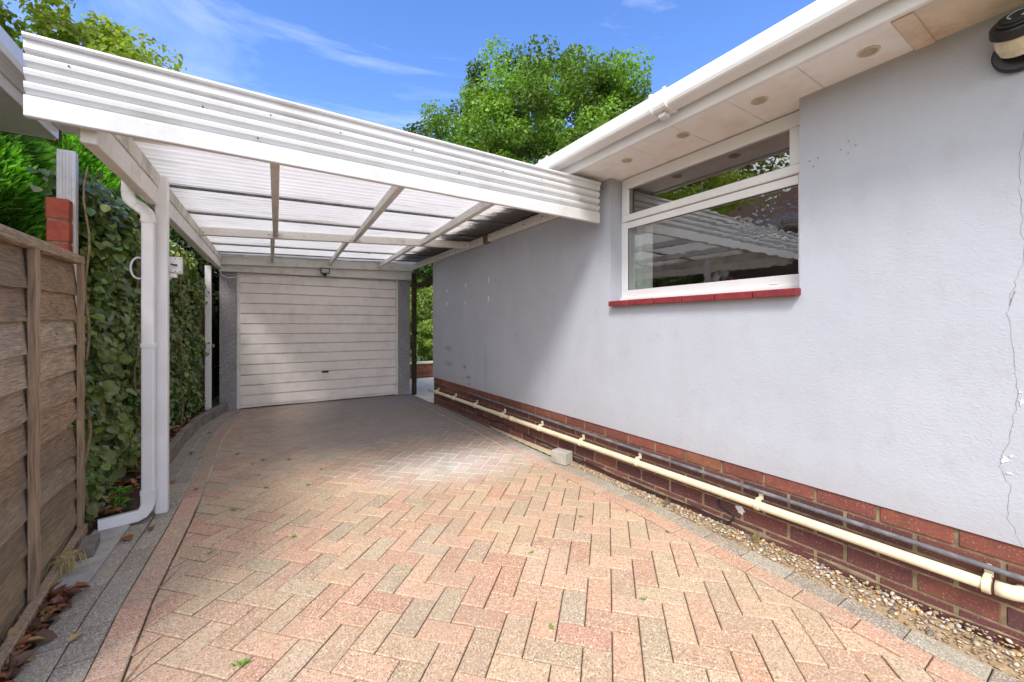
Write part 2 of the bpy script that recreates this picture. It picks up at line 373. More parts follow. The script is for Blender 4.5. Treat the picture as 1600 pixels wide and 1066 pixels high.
def mesh_np(name, verts, faces_per, nv, tint, mat, parent=None, smooth=False):
    """verts (n*nv,3); every leaf has nv verts and the faces of faces_per"""
    n = len(verts)//nv
    fl = np.array([i for f in faces_per for i in f]); cnt = np.array([len(f) for f in faces_per])
    loops = (np.arange(n)[:, None]*nv + fl[None, :]).ravel()
    tot = np.tile(cnt, n); st = np.concatenate([[0], np.cumsum(tot)[:-1]])
    me = bpy.data.meshes.new(name); me.vertices.add(len(verts)); me.vertices.foreach_set('co', verts.astype(np.float32).ravel())
    me.loops.add(len(loops)); me.loops.foreach_set('vertex_index', loops.astype(np.int32))
    me.polygons.add(len(tot)); me.polygons.foreach_set('loop_start', st.astype(np.int32)); me.polygons.foreach_set('loop_total', tot.astype(np.int32))
    me.update(calc_edges=True)
    at = me.color_attributes.new('tint', 'FLOAT_COLOR', 'CORNER')
    c = np.concatenate([tint, np.ones((n, 1))], 1).astype(np.float32)
    at.data.foreach_set('color', np.repeat(c, len(fl), axis=0).ravel())
    me.materials.append(M[mat])
    if smooth: me.shade_smooth()
    o = bpy.data.objects.new(name, me); COL.objects.link(o)
    if parent is not None:
        o.parent = parent
        me.transform(Matrix.Translation(-parent.location))
    return o

def unit(a): return a/np.linalg.norm(a, axis=1, keepdims=True)
LEAF2 = [(0, 1, 2, 3), (0, 3, 4, 5)]    # two halves folded along the rib
def leaf_verts(P, nrm, dirn, L, W, fold=.25):
    """P base points, nrm leaf normals, dirn midrib directions, L,W arrays -> 6 verts per leaf"""
    d = unit(dirn - nrm*np.sum(dirn*nrm, 1, keepdims=True)); s = np.cross(nrm, d)
    L = L[:, None]; W = W[:, None]
    up = nrm*W*fold
    v = np.stack([P, P+d*L*.22+s*W*.5+up, P+d*L*.66+s*W*.36+up*.8, P+d*L, P+d*L*.66-s*W*.36+up*.8, P+d*L*.22-s*W*.5+up], 1)
    return v.reshape(-1, 3)

def crown(name, parent, clumps, per, leaf, mat, cluster=.5, bright=(.55, 1.35), seed=1, flat=.8, yellow=.1):
    r = np.random.default_rng(seed); C = np.array([c[:3] for c in clumps]); Rr = np.array([c[3] for c in clumps])
    n = len(C)*per; idx = np.repeat(np.arange(len(C)), per)
    d = unit(r.normal(size=(n, 3))); rad = Rr[idx]*r.uniform(.15, 1, n)**.45
    P = C[idx]+d*rad[:, None]*np.array([1, 1, flat])
    nrm = unit(d*.7+r.normal(size=(n, 3))*.6+np.array([0, 0, .5])); dr = unit(r.normal(size=(n, 3))+np.array([0, 0, -.4]))
    L = leaf*r.uniform(.6, 1.3, n); W = L*r.uniform(.55, .8, n)
    cb = r.uniform(*bright, len(C))[idx]*r.uniform(.75, 1.3, n)
    t = np.stack([cb*(1+yellow*r.uniform(0, 1.5, n)), cb, cb*r.uniform(.7, 1.1, n)], 1)
    return mesh_np(name, leaf_verts(P, nrm, dr, L, W), LEAF2, 6, t, mat, parent)

def tree(name, loc, height, rad, label, cat, mat, leaf, nclump, per, seed, trunk_r=.3, crown_base=.25, group=None, clump_r=(.5, .9), squash=1.0, bright=(.55, 1.35)):
    r = random.Random(seed); t = empty(name, loc, label, cat, group); L = Vector(loc)
    ch = height*(1-crown_base); cz = height*crown_base+ch/2
    clumps = []
    for i in range(nclump):
        while True:
            p = Vector((r.uniform(-1, 1), r.uniform(-1, 1), r.uniform(-1, 1)))
            if .30 < p.length < 1: break
        k = 1+.17*noise.noise(p.normalized()*1.7+Vector((seed, 0, 0)))+.12*noise.noise(p.normalized()*4+Vector((seed, 3, 0)))
        q = Vector((p.x*rad*k, p.y*rad*k*squash, cz+p.z*ch/2*k))
        clumps.append((L.x+q.x, L.y+q.y, L.z+q.z, r.uniform(*clump_r)))
    m = MB(); m.tube([L+Vector((0, 0, -.1)), L+Vector((.1, 0, height*.3)), L+Vector((0, .15, height*.6)), L+Vector((.1, .1, height*.85))], trunk_r, 9, rs=[1.25, .9, .5, .12])
    trunk = m.build('trunk', 'bark', t, smooth=True)
    m = MB()
    for c in r.sample(clumps, min(26, nclump)):
        e = Vector(c[:3]); z0 = r.uniform(.22, .6)*height; s0 = L+Vector((.05, .05, z0)); mid = s0.lerp(e, .5)+Vector((0, 0, -.04*height))
        m.tube([s0, mid, e], trunk_r*.32, 5, rs=[1, .55, .12])
    m.build('limbs', 'bark', trunk, smooth=True)
    crown('crown', t, clumps, per, leaf, mat, seed=seed, bright=bright)
    return t

def struct(name, mb, mat, **k):
    o = mb.build(name, mat, **k); o['kind'] = 'structure'; return o

def lerp_tab(tab, y):
    if y <= tab[0][0]: return tab[0][1]
    for (a, b), (c, d) in zip(tab, tab[1:]):
        if y <= c: return b+(d-b)*(y-a)/(c-a)
    return tab[-1][1]

# ================================================================== GROUND
m = MB(); m.face([(-400, -400, -.03), (400, -400, -.03), (400, 400, -.03), (-400, 400, -.03)])
struct('ground', m, 'grass_ground')
# outer edges of the drive (beyond the border rows)
XL = [(-4, -.67), (2.2, -.67), (3.1, -.625), (4.3, -.61), (5.0, -.60), (5.7, -.545), (6.2, -.44), (6.62, -.33)]
XR = [(-4, 2.05), (.3, 2.06), (1.0, 2.10), (1.8, 2.145), (2.6, 2.15), (3.2, 2.152), (3.9, 2.19), (5.6, 2.20), (5.75, 2.165), (6.62, 2.165)]
xl = lambda y: lerp_tab(XL, y); xr = lambda y: lerp_tab(XR, y)
m = MB(); rows = []
for i in range(61):
    y = -4+10.62*i/60; hz_ = -.010+.0065*max(0, min(1, (y-2.2)/1.0)); rows.append([(xl(y), y, hz_), ((xl(y)+xr(y))/2, y, hz_), (xr(y), y, hz_)])
m.grid(rows); struct('sand_bedding', m, 'joint_sand')

PCOL = [((.55, .33, .23), 5), ((.53, .35, .24), 4.5), ((.50, .36, .245), 3), ((.45, .345, .245), .8), ((.53, .29, .20), 2.0)]
def pick(tab, r=random):
    s = sum(w for _, w in tab); k = r.uniform(0, s)
    for c, w in tab:
        k -= w
        if k <= 0: break
    j = r.uniform(.85, 1.12); return tuple(x*j*r.uniform(.97, 1.03) for x in c)
def clip(poly, px, py, nx, ny):
    """keep side where (p-P).n >= 0"""
    o = []; n = len(poly)
    for i in range(n):
        a, b = poly[i], poly[(i+1) % n]; da = (a[0]-px)*nx+(a[1]-py)*ny; db = (b[0]-px)*nx+(b[1]-py)*ny
        if da >= 0: o.append(a)
        if da*db < 0: t = da/(da-db); o.append((a[0]+(b[0]-a[0])*t, a[1]+(b[1]-a[1])*t))
    return o
def inset(poly, d):
    cx = sum(p[0] for p in poly)/len(poly); cy = sum(p[1] for p in poly)/len(poly); n = len(poly); o = []
    for i in range(n):
        p0, p1, p2 = poly[i-1], poly[i], poly[(i+1) % n]
        e1 = Vector((p1[0]-p0[0], p1[1]-p0[1])); e2 = Vector((p2[0]-p1[0], p2[1]-p1[1]))
        if e1.length < 1e-5 or e2.length < 1e-5: o.append(p1); continue
        n1 = Vector((-e1.y, e1.x)).normalized(); n2 = Vector((-e2.y, e2.x)).normalized()
        b = n1+n2
        if b.length < .2: o.append(p1); continue
        b = b/(b.length_squared/2); v = Vector(p1)+b*min(d, .02); o.append((v.x, v.y))
    return o
def area(p): return .5*sum(p[i-1][0]*p[i][1]-p[i][0]*p[i-1][1] for i in range(len(p)))
def block(mb, poly, z, c, gap=.0022, bev=.0036):
    if len(poly) < 3: return
    if area(poly) < 0: poly = poly[::-1]
    if area(poly) < 4e-4: return
    cy_ = sum(p[1] for p in poly)/len(poly); gap = gap+.0013*max(0, min(1, (cy_-2.2)/1.0)); a = inset(poly, gap); b = inset(a, bev)
    if area(b) < 1e-4: return
    cx = sum(p[0] for p in a)/len(a); cy = sum(p[1] for p in a)/len(a)
    tx, ty = random.gauss(0, .006), random.gauss(0, .006); h = lambda p, d: (p[0], p[1], z-d+(p[0]-cx)*tx+(p[1]-cy)*ty)
    n = len(a); base = len(mb.v)
    mb.v += [h(p, .022) for p in a]+[h(p, .003) for p in a]+[h(p, 0) for p in b]
    for k in (0, 1):
        for i in range(n):
            j = (i+1) % n; mb.f.append((base+k*n+i, base+k*n+j, base+(k+1)*n+j, base+(k+1)*n+i)); mb.c.append(c)
    mb.f.append(tuple(base+2*n+i for i in range(n))); mb.c.append(c)
pv = MB(); U = .1; c45 = math.cos(R(45.5)); s45 = math.sin(R(45.5)); ox, oy = .045, .02
LB, RB = .305, .205      # widths of the border rows
for i in range(-75, 110):
    for j in range(-75, 110):
        k = (i-j) % 4
        if k == 0: q = [(i, j), (i+2, j), (i+2, j+1), (i, j+1)]
        elif k == 3: q = [(i, j), (i+1, j), (i+1, j+2), (i, j+2)]
        else: continue
        P = [((a*c45+b*s45)*U+ox, (-a*s45+b*c45)*U+oy) for a, b in q]
        cx = sum(p[0] for p in P)/4; cy = sum(p[1] for p in P)/4
        if cy < -2.6 or cy > 6.7: continue
        if cx < xl(cy)+LB-.12 or cx > xr(cy)-RB+.12: continue
        y0 = cy; dx = (xl(y0+.05)-xl(y0-.05))/.1; P = clip(P, xl(y0)+LB, y0, 1, -dx)
        if len(P) > 2: dx = (xr(y0+.05)-xr(y0-.05))/.1; P = clip(P, xr(y0)-RB, y0, -1, dx)
        if len(P) > 2: P = clip(P, 0, 6.62, 0, -1)
        if len(P) > 2: block(pv, P, random.gauss(0, .0009), pick(PCOL))
GREY = [((.31, .285, .25), 3), ((.36, .335, .285), 2), ((.27, .25, .22), 2)]; RED = [((.55, .315, .225), 3), ((.53, .345, .25), 2)]
def row(side, off0, off1, cols, ph):
    y = -2.6+ph
    while y < 6.5:
        y1 = min(y+.2, 6.61)
        f = (lambda yy, o: xl(yy)+o) if side < 0 else (lambda yy, o: xr(yy)-o)
        a = [(f(y, off0), y), (f(y, off1), y), (f(y1, off1), y1), (f(y1, off0), y1)]
        block(pv, a, .001+random.gauss(0, .001), pick(cols)); y = y1
row(-1, 0, .10, GREY, .05); row(-1, .10, .20, GREY, .13); row(-1, .20, .302, RED, 0)
row(1, 0, .10, GREY, .08); row(1, .10, .202, RED, .0)
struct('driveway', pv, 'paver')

# planting bed and narrow strip beside the fence
m = MB(); rows = []
for i in range(90):
    y = -2+8.8*i/89; x1 = xl(y); rows.append([(x1-1.6+(1.6)*(j/15), y, -.012+.03*(noise.noise(Vector((j*.5, y*3, 1)))+.2)*(1 if j < 15 else 0)+(.045 if y > 3.1 and j < 15 else 0)) for j in range(16)])
m.grid(rows); struct('soil_bed', m, 'soil', smooth=True)
# tan concrete between drive and house, then gravel strip
m = MB(); rows = []
for i in range(40):
    y = 2.72+1.25*i/39; rows.append([(2.145+.06*(i/39)**2+(.006*math.sin(i*1.7)), y, .012-.014*(i/39)), (2.18+.025*(i/39)**2, y, .022-.02*(i/39)), (2.215, y, .03-.02*(i/39))])
m.grid(rows); struct('concrete_strip', m, 'cement_tan')
m = MB(); rows = []
for i in range(80):
    y = -2.6+5.4*i/79; rows.append([(xr(y)-.003+(.11)*(j/5), y, -.004+.006*j+.006*noise.noise(Vector((j*.7, y*6, 4)))) for j in range(6)])
m.grid(rows); struct('gravel_bedding', m, 'gravel_bed', smooth=True)

# patio beyond the corner
m = MB()
for i in range(8):
    for j in range(5):
        x0 = 2.17+i*.6; y0 = 5.72+j*.6-(.25 if i % 2 else 0)
        if y0 < 5.7: y0 = 5.72
        j_ = random.uniform(.85, 1.1); m.box(x0, x0+.59, y0, min(5.72+(j+1)*.6-(.25 if i % 2 else 0), 8.5)-.01, -.03, .004+random.uniform(0, .003), (j_, j_, j_))
struct('patio', m, 'slab_stone', bevel=.003)
m = MB(); m.face([(-6, 8.75, -.01), (14, 8.75, .0), (14, 26, .4), (-6, 26, .4)]); struct('lawn', m, 'grass_ground')

# ================================================================== HOUSE (right)
XW = 2.195
house = empty('bungalow', (2.2, 2, 0), 'pale lavender-grey rendered bungalow with white eaves and red brick base along the right side', 'house')
m = MB()
W0, W1, ZS, ZT = .90, 2.127, 1.285, 2.232
y_s = [-4, W0, W1, 5.68]; YN = 5.68
for (a, b, c, d) in ((-4, W0, .38, ZT), (W0, W1, .38, ZS), (W1, YN, .38, ZT)):
    m.face([(XW, a, c), (XW, b, c), (XW, b, d), (XW, a, d)])
XG = 2.34
m.face([(XW, W0, ZS), (XG+.1, W0, ZS), (XG+.1, W0, ZT), (XW, W0, ZT)]); m.face([(XW, W1, ZS), (XG+.1, W1, ZS), (XG+.1, W1, ZT), (XW, W1, ZT)])
m.face([(XW, W0, ZS), (XW, W1, ZS), (XG+.1, W1, ZS), (XG+.1, W0, ZS)])
m.face([(XW, YN, .38), (9, YN, .38), (9, YN, ZT), (XW, YN, ZT)])
m.face([(XW, -4, .38), (XW, YN, .38), (2.25, YN-.012, .38), (2.25, -4, .38)]); m.face([(9, -4, .0), (9, YN, .0), (9, YN, ZT), (9, -4, ZT)]); m.face([(XW, -4, 0), (9, -4, 0), (9, -4, ZT), (XW, -4, ZT)])
m.build('wall', 'render_paint', house)
# brick base: real bricks over a mortar core
m = MB(); m.box(2.2085, 8.9, -3.9, YN-.022, -.05, .379); m.build('mortar_core', 'mortar', house)
BR = [((.15, .052, .048), 3), ((.125, .045, .045), 3), ((.19, .07, .052), 2), ((.10, .042, .045), 2)]
BTOP = [((.225, .07, .05), 3), ((.19, .058, .046), 3), ((.28, .115, .06), 1.2)]
m = MB()
for k in range(6):
    z1 = .379-k*.075; z0 = z1-.066
    off = .39-.225*25+(.1125 if k % 2 else 0); y = off
    if k == 0: xf = 2.2015
    else: xf = 2.2045
    while y < YN-.02:
        a = y+.006; b = min(y+.217, YN-.012)
        if b-a > .03 and b > -3.8:
            j = random.uniform(-.001, .001); m.box(xf+j, xf+.09, a, b, z0, z1, pick(BTOP if k == 0 else BR))
        y += .225
    x = 2.21+(.1125 if k % 2 else 0)
    while x < 8.6:
        m.box(x+.1, x+.311, YN-.09, YN-.012, z0, z1, pick(BR)); x += .225
m.build('brick_base', 'brick', house, bevel=.003)
# mortar smear along the lowest course
m = MB(); rows = []
for i in range(160):
    y = -2+5.0*i/159; h = .016*max(0, .35+noise.noise(Vector((y*5, 0, 3)))+.4*noise.noise(Vector((y*19, 0, 3)))); z = .052+.012*noise.noise(Vector((y*3, 1, 0)))
    rows.append([(2.2035, y, z+h), (2.2022, y, z+h*.4), (2.2018, y, z-h*.4), (2.2035, y, z-h)])
m.grid(rows); m.build('mortar_smear', 'mortar', house, smooth=True)
# eaves
XF = 1.872
m = MB(); m.box(XF-.004, XF+.022, -4, 6.1, 2.205, 2.335); m.build('fascia_board', 'white_upvc', house, bevel=.008, seg=3)
m = MB(); y = .50
while y < 6.1:
    y1 = min(y+.3, 6.1)
    m.box(XF+.023, XG+.06, y+.001, y1-.0015, 2.2225, 2.232); y = y1
m.build('soffit', 'soffit_paint', house, bevel=.0015)
m = MB(); m.box(XF+.023, XG+.06, -4, .499, 2.222, 2.231); m.box(XF+.05, 2.195, .44, .498, 2.216, 2.2215)
o = m.build('soffit_board', 'soffit_board', house, bevel=.002); o['label'] = 'weathered tan soffit board'
for k, y in enumerate((.60, 1.012, 1.425, 1.84)):
    m = MB(); x = 2.052; n = 24
    def ring(r, z): return [(x+r*math.cos(2*math.pi*i/n), y+r*math.sin(2*math.pi*i/n), z) for i in range(n)]
    m.grid([ring(.036, 2.2215), ring(.035, 2.217), ring(.029, 2.217), ring(.028, 2.2205)], closed=True)
    
    for q in range(-3, 4):
        w = math.sqrt(.028**2-(q*.0075)**2); m.box(x+q*.0075-.0015, x+q*.0075+.0015, y-w, y+w, 2.2165, 2.2203)
    m.build('soffit_vent', 'vent_metal', house); m = MB(); m.face(ring(.0285, 2.2212)); m.build('vent_core', 'screw', bpy.context.scene.objects[[o_.name for o_ in house.children if o_.name.startswith('soffit_vent')][-1]])
# squareline gutter: open channel
sec = [(0, .085), (-.004, .088), (-.010, .085), (-.012, .02), (-.006, .006), (.004, 0), (.078, 0), (.088, .006), (.096, .02), (.098, .085), (.094, .085), (.09, .02), (.08, .009), (0, .009), (-.004, .03), (-.002, .078)]
GX = XF-.103; GZ = 2.258
def gut(y0, y1, grow=0):
    mm = MB(); r = []
    for y in (y0, y1): r.append([(GX+a*(1+grow)-grow*.04, y, GZ+b*(1+grow)-grow*.04) for a, b in sec])
    mm.grid(r, closed=True); n = len(sec); return mm
gutter = gut(-4, 6.12).build('gutter', 'white_upvc', house, bevel=0)
for yj in (1.37, 2.36, -1.4, 4.3):
    m = MB()
    for (a, b, g_) in ((yj-.045, yj+.045, .10), (yj-.05, yj-.036, .2), (yj+.036, yj+.05, .2)):
        q = gut(a, b, g_); n0 = len(m.v); m.v += q.v; m.f += [tuple(i+n0 for i in f) for f in q.f]; m.c += q.c
        n = len(sec)
        for s_ in (0, n): m.f.append(tuple(n0+s_+i for i in range(n))); m.c.append((1, 1, 1))
    m.box(GX+.02, GX+.06, yj-.02, yj+.02, GZ-.03, GZ-.012)
    m.build('gutter_union', 'white_upvc', gutter)
# tiled roof
m = MB()
def roofpt(d, y, k=0): return (1.86+d*math.cos(R(24)), y, 2.345+d*math.sin(R(24))+k)
for rI in range(17):
    d0 = rI*.28; d1 = d0+.30
    rows = [[(*roofpt(d0, -4.2+.075*q)[:2], roofpt(d0, 0)[2]+.03+.012*math.sin(q*math.pi/2)) for q in range(139)], [(*roofpt(d1, -4.2+.075*q)[:2], roofpt(d1, 0)[2]+.006+.012*math.sin(q*math.pi/2)) for q in range(139)]]
    m.grid(rows); m.grid([[(p[0], p[1], p[2]-.028) for p in rows[0]], rows[0]])
m.build('roof', 'roof_tile', house)
m = MB(); a, b, c = roofpt(0, YN), roofpt(4.8, YN), (9, YN, 2.3)
m.face([(2.0, YN+.30, 2.34), (6.2, YN+.30, 4.2), (9.4, YN+.30, 2.9), (9.4, YN+.30, 2.34)]); m.build('gable', 'white_upvc', house)

# ---- window
win = empty('window', (0, 0, 0), None, None); win.parent = house; win.location = (2.34-2.2, 1.5-2, 1.3)
win['label'] = 'white plastic window with an opening fanlight over a patterned pane'
XWf = 2.315
def frame(mb, x0, x1, ya, yb, za, zb, t, tb=None, tt=None, tl=None):
    tb = tb or t; tt = tt or t; tl = tl or t
    mb.box(x0, x1, ya, yb, za, za+tb); mb.box(x0, x1, ya, yb, zb-tt, zb)
    mb.box(x0+.0005, x1-.0005, ya, ya+t, za+tb, zb-tt); mb.box(x0+.0005, x1-.0005, yb-tl, yb, za+tb, zb-tt)
m = MB()
m.box(XWf, XWf+.06, W0, W1, 1.341, 1.396); m.box(XWf, XWf+.06, W0, W1, 2.19, 2.222)
m.box(XWf, XWf+.06, W1-.055, W1, 1.396, 2.19); m.box(XWf, XWf+.06, W0, W0+.055, 1.396, 2.19)
m.box(XWf-.001, XWf+.06, W0+.055, W1-.055, 1.852, 1.898)
m.box(XWf-.018, XWf+.03, W0, W1, 1.315, 1.341); m.box(XWf-.0045, XWf, 1.05, 1.09, 1.352, 1.36); m.box(XWf-.004, XWf, 1.99, 2.02, 1.352, 1.36)
m.build('frame', 'white_upvc', win, bevel=.004, seg=2)
m = MB(); frame(m, XWf-.016, XWf+.03, .925, 2.108, 1.902, 2.216, .065, .05, .075, .06)
m.build('fanlight_sash', 'white_upvc', win, bevel=.006, seg=2)
def glassobj(name, ya, yb, za, zb, mat, x):
    mm = MB()
    if mat == 'glass_patterned':      # hammered glass: a really rippled sheet, crinkled most near the top right
        rows = []
        for i in range(241):
            y = ya+(yb-ya)*i/240; r = []
            for j in range(101):
                z = za+(zb-za)*j/100; k = .00005+.0008*math.exp(-(((y-1.10)/.12)**2+((z-1.77)/.09)**2))
                r.append((x+k*(noise.noise(Vector((y*38, z*38, 2)))+.6*abs(noise.noise(Vector((y*70, z*62, 9))))), y, z))
            rows.append(r)
        mm.grid(rows); o_ = mm.build(name, mat, win, smooth=True)
    else:
        mm.face([(x, ya, za), (x, yb, za), (x, yb, zb), (x, ya, zb)]); o_ = mm.build(name, mat, win)
    s_ = MB(); frame(s_, x-.004, x+.004, ya-.001, yb+.001, za-.001, zb+.001, .005); s_.build('glazing_seal', 'seal', win)
glassobj('fanlight_pane', .985, 2.052, 1.948, 2.146, 'glass_clear', XWf+.002)
glassobj('lower_pane', W0+.053, W1-.053, 1.394, 1.854, 'glass_patterned', XWf+.014)
# tile sill
m = MB(); y = W0-.008
while y < W1-.03:
    y1 = min(y+.205, W1-.022); z = random.uniform(-.001, .001)
    m.hexa([(XW-.045, y+.002, 1.274+z), (XWf, y+.002, 1.290+z), (XWf, y1-.002, 1.290+z), (XW-.045, y1-.002, 1.274+z), (XW-.045, y+.002, 1.312+z), (XWf, y+.002, 1.322+z), (XWf, y1-.002, 1.322+z), (XW-.045, y1-.002, 1.312+z)]); y = y1
m.build('sill', 'sill_red', win, bevel=.005, seg=2)
# room behind
m = MB(); X0, X1 = 2.4, 5.2
m.face([(X0, -.5, .4), (X1, -.5, .4), (X1, 4, .4), (X0, 4, .4)]); m.face([(X0, -.5, 2.3), (X1, -.5, 2.3), (X1, 4, 2.3), (X0, 4, 2.3)])
m.face([(X1, -.5, .4), (X1, 4, .4), (X1, 4, 2.3), (X1, -.5, 2.3)]); m.face([(X0, -.5, .4), (X1, -.5, .4), (X1, -.5, 2.3), (X0, -.5, 2.3)]); m.face([(X0, 4, .4), (X1, 4, .4), (X1, 4, 2.3), (X0, 4, 2.3)])
m.face([(X0, -.5, .4), (X0, 4, .4), (X0, 4, 1.33), (X0, -.5, 1.33)])
m.face([(X0, -.5, 1.3), (X0, .9, 1.3), (X0, .9, 2.3), (X0, -.5, 2.3)]); m.face([(X0, 2.127, 1.3), (X0, 4, 1.3), (X0, 4, 2.3), (X0, 2.127, 2.3)])
m.build('room', 'room_wall', house)
m = MB(); rows = []
for i in range(12): rows.append([(2.385+.012*math.sin(i*1.9), 1.90+i*.022, 1.33), (2.385+.012*math.sin(i*1.9), 1.90+i*.022, 1.88)])
m.grid(rows); m.build('curtain', 'room_white', house, smooth=True)

# ---- crack, filler, holes in the render
def ribbon(pts, w, x, mb, jit=.004, sub=7):
    P = []
    for (a, b) in zip(pts, pts[1:]):
        for i in range(sub):
            t = i/sub; P.append((a[0]+(b[0]-a[0])*t+random.uniform(-jit, jit), a[1]+(b[1]-a[1])*t+random.uniform(-jit, jit)*.5))
    P.append(pts[-1]); rows = []
    for i, p in enumerate(P):
        ww = w*random.uniform(.35, 1.2); rows.append([(x, p[0]-ww, p[1]), (x, p[0]+ww, p[1])])
    mb.grid(rows)
m = MB(); ribbon([(.225, 1.83), (.242, 1.676), (.236, 1.543), (.231, 1.368), (.255, 1.251), (.267, 1.174), (.254, 1.02), (.244, .89), (.265, .732), (.284, .638), (.262, .578), (.265, .466), (.234, .384)], .0006, XW-.0008, m)
ribbon([(.25, 1.25), (.262, 1.2)], .002, XW-.0011, m, .001)
m.build('crack', 'crack_dark', house)
m = MB(); ribbon([(4.25, 1.99), (4.2, 1.955), (4.1, 1.94)], .003, XW-.0012, m, .004, 5)
m.build('crack', 'crack_dark', house)
def splat(name, y, z, ry, rz, mat, n=14, x=XW-.0015, jit=.25, th=.0012):
    mm = MB(); r = [[(x, y, z)]*n, ]; ring = []
    for i in range(n):
        k = random.uniform(1-jit, 1+jit); a = 2*math.pi*i/n; ring.append((y+ry*k*math.cos(a), z+rz*k*math.sin(a)))
    rows = [[(x-th, y+(p[0]-y)*.01, z+(p[1]-z)*.01) for p in ring], [(x-th, y+(p[0]-y)*.8, z+(p[1]-z)*.8) for p in ring], [(x+.001, *p) for p in ring]]
    mm.grid(rows, closed=True); return mm.build(name, mat, house)
for (y, z, a, b) in ((5.155, 1.613, .022, .03), (4.572, 1.634, .02, .032), (3.978, 1.640, .022, .042), (5.155, 1.437, .02, .03), (4.572, 1.418, .02, .025), (3.978, 1.440, .022, .03)): splat('filler_patch', y, z, a, b, 'filler_white')
for (y, z, a, b) in ((.273, .665, .008, .011), (.259, .682, .006, .004), (.262, .622, .008, .003), (.236, .872, .005, .011), (.24, .905, .004, .004)): splat('bare_plaster_chip', y, z, a, b, 'filler_white', jit=.5)
splat('plaster_smudge', 1.185, .135, .022, .02, 'filler_white', x=2.2035, jit=.5)
for (y, z) in ((.71, 1.942), (.685, 1.916), (.738, 1.916), (.712, 1.89), (.858, 1.907), (.825, 1.91), (.843, 1.877), (2.8, 1.0), (2.55, 1.5)): splat('drill_hole', y, z, .0035, .0035, 'crack_dark', 8, jit=.1, th=.0003)

# ---- pipes and cable on the base (each its own thing)
pipe = empty('waste_pipe', (2.15, 3, .2), 'cream plastic waste pipe clipped low along the brick base of the house', 'pipe')
m = MB(); XP = 2.158
pts = [(XP, 5.72, .186), (XP, 5.5, .19), (XP, 3.2, .203), (XP, 1.6, .213), (XP, .56, .222), (XP, .30, .226)]
m.tube(pts, .0205, 14)
m.build('pipe_run', 'cream_plastic', pipe, smooth=False).data.shade_smooth()
m = MB(); m.tube([(XP, .288, .2265), (XP, .27, .227), (XP+.004, .252, .227), (XP+.014, .238, .227), (XP+.032, .232, .227), (2.203, .232, .227)], .0245, 14); m.build('elbow', 'cream_plastic', pipe, smooth=True)
for y in (3.45, 1.02): m = MB(); m.tube([(XP, y-.04, .2), (XP, y+.04, .2)], .0001, 4)
m = MB(); m.tube([(XP, 3.40, .2022), (XP, 3.48, .2018)], .0235, 14); m.build('coupling', 'cream_plastic', pipe, smooth=True)
for y in (5.45, 4.852, 4.247, 3.616, 2.96, 2.411, 1.85, 1.073, .308):
    z = .222-(y-.56)*.0068; m = MB()
    m.tube([(XP, y-.011, z), (XP, y+.011, z)], .0262, 16)
    m.box(XP-.004, 2.2, y-.009, y+.009, z+.02, z+.034)
    m.box(2.19, 2.1985, y-.011, y+.011, z+.02, z+.056); m.tube([(2.2, y, z+.052), (2.186, y, z+.052)], .011, 12)
    m.tube([(2.19, y, z+.052), (2.184, y, z+.052)], .004, 8)
    b_ = m.build('bracket', 'cream_plastic', pipe, bevel=.0015)
bp = MB(); bp.tube([(2.182, 4.47, .317), (2.182, 4.2, .312), (2.182, 2.5, .293), (2.182, 1.0, .281), (2.182, .2, .279), (2.182, -2.5, .276)], .0098, 10, rs=[1.2, 1, 1, 1, 1, 1])
p2 = bp.build('gas_pipe', 'black_pipe', smooth=True, loc=(2.18, 2, .28)); tag(p2, 'thin scuffed black metal pipe above the cream pipe under the top brick course', 'pipe')
cb = MB(); cp = []
for i in range(60):
    y = 4.3-3.05*i/59; cp.append((2.192+.004*math.sin(y*9), y, .085+.02*math.sin(y*2.1+.5)-.03*(i/59)+.004*math.sin(y*14)))
cp += [(2.194, 1.235, .055), (2.196, 1.22, .075), (2.2, 1.215, .1), (2.2, 1.30, .12), (2.2, 1.305, .15)]
cb.tube(cp, .0045, 7); o = cb.build('cable', 'black_plastic', smooth=True, loc=(2.19, 2.5, .06)); tag(o, 'thin black cable sagging along the bottom of the brick base', 'cable')

# ---- wall light at the top right corner
lamp = empty('wall_light', (2.19, .26, 2.1), 'round cream and black outdoor light fixed high on the grey wall', 'wall light')
ax = Vector((-.72, .0, .60)).normalized(); c0 = Vector((2.150, .230, 2.075))
m = MB(); m.tube([(2.1945, .235, 2.062), (2.170, .235, 2.062)], .066, 32); m.build('back_plate', 'black_plastic', lamp, bevel=.004, seg=2)
m = MB(); m.tube([c0-ax*.02, c0+ax*.01, c0+ax*.05], .058, 32, rs=[.85, 1, 1]); m.build('body', 'cream_plastic', lamp, bevel=.003)
m = MB(); m.tube([c0+ax*.05, c0+ax*.056, c0+ax*.078, c0+ax*.084], .063, 32, rs=[1.0, 1.05, 1.02, .9]); m.tube([c0+ax*.084, c0+ax*.092], .05, 32); m.build('bezel', 'black_plastic', lamp, bevel=.002)
m = MB(); m.tube([c0+ax*.092, c0+ax*.097, c0+ax*.100], .040, 24, rs=[1, .85, .4]); m.build('lens', 'seal', lamp, smooth=True)
m = MB(); u1 = ax.cross(Vector((0, 1, 0))).normalized(); u2 = ax.cross(u1); m.tube([c0+ax*.1+u1*(.022*math.cos(a))+u2*(.022*math.sin(a)) for a in np.linspace(.4, 5.6, 16)], .0025, 6); m.build('lens_ring', 'lens_grey', lamp)

# concrete block on edge
m = MB(); m.box(-.05, .05, -.075, .075, 0, .10)
o = m.build('concrete_block', 'concrete', bevel=.006, seg=2); o.location = (2.125, 2.60, .004); o.rotation_euler = (0, 0, R(14)); tag(o, 'small rough grey concrete block standing between the drive and the brick base', 'block')

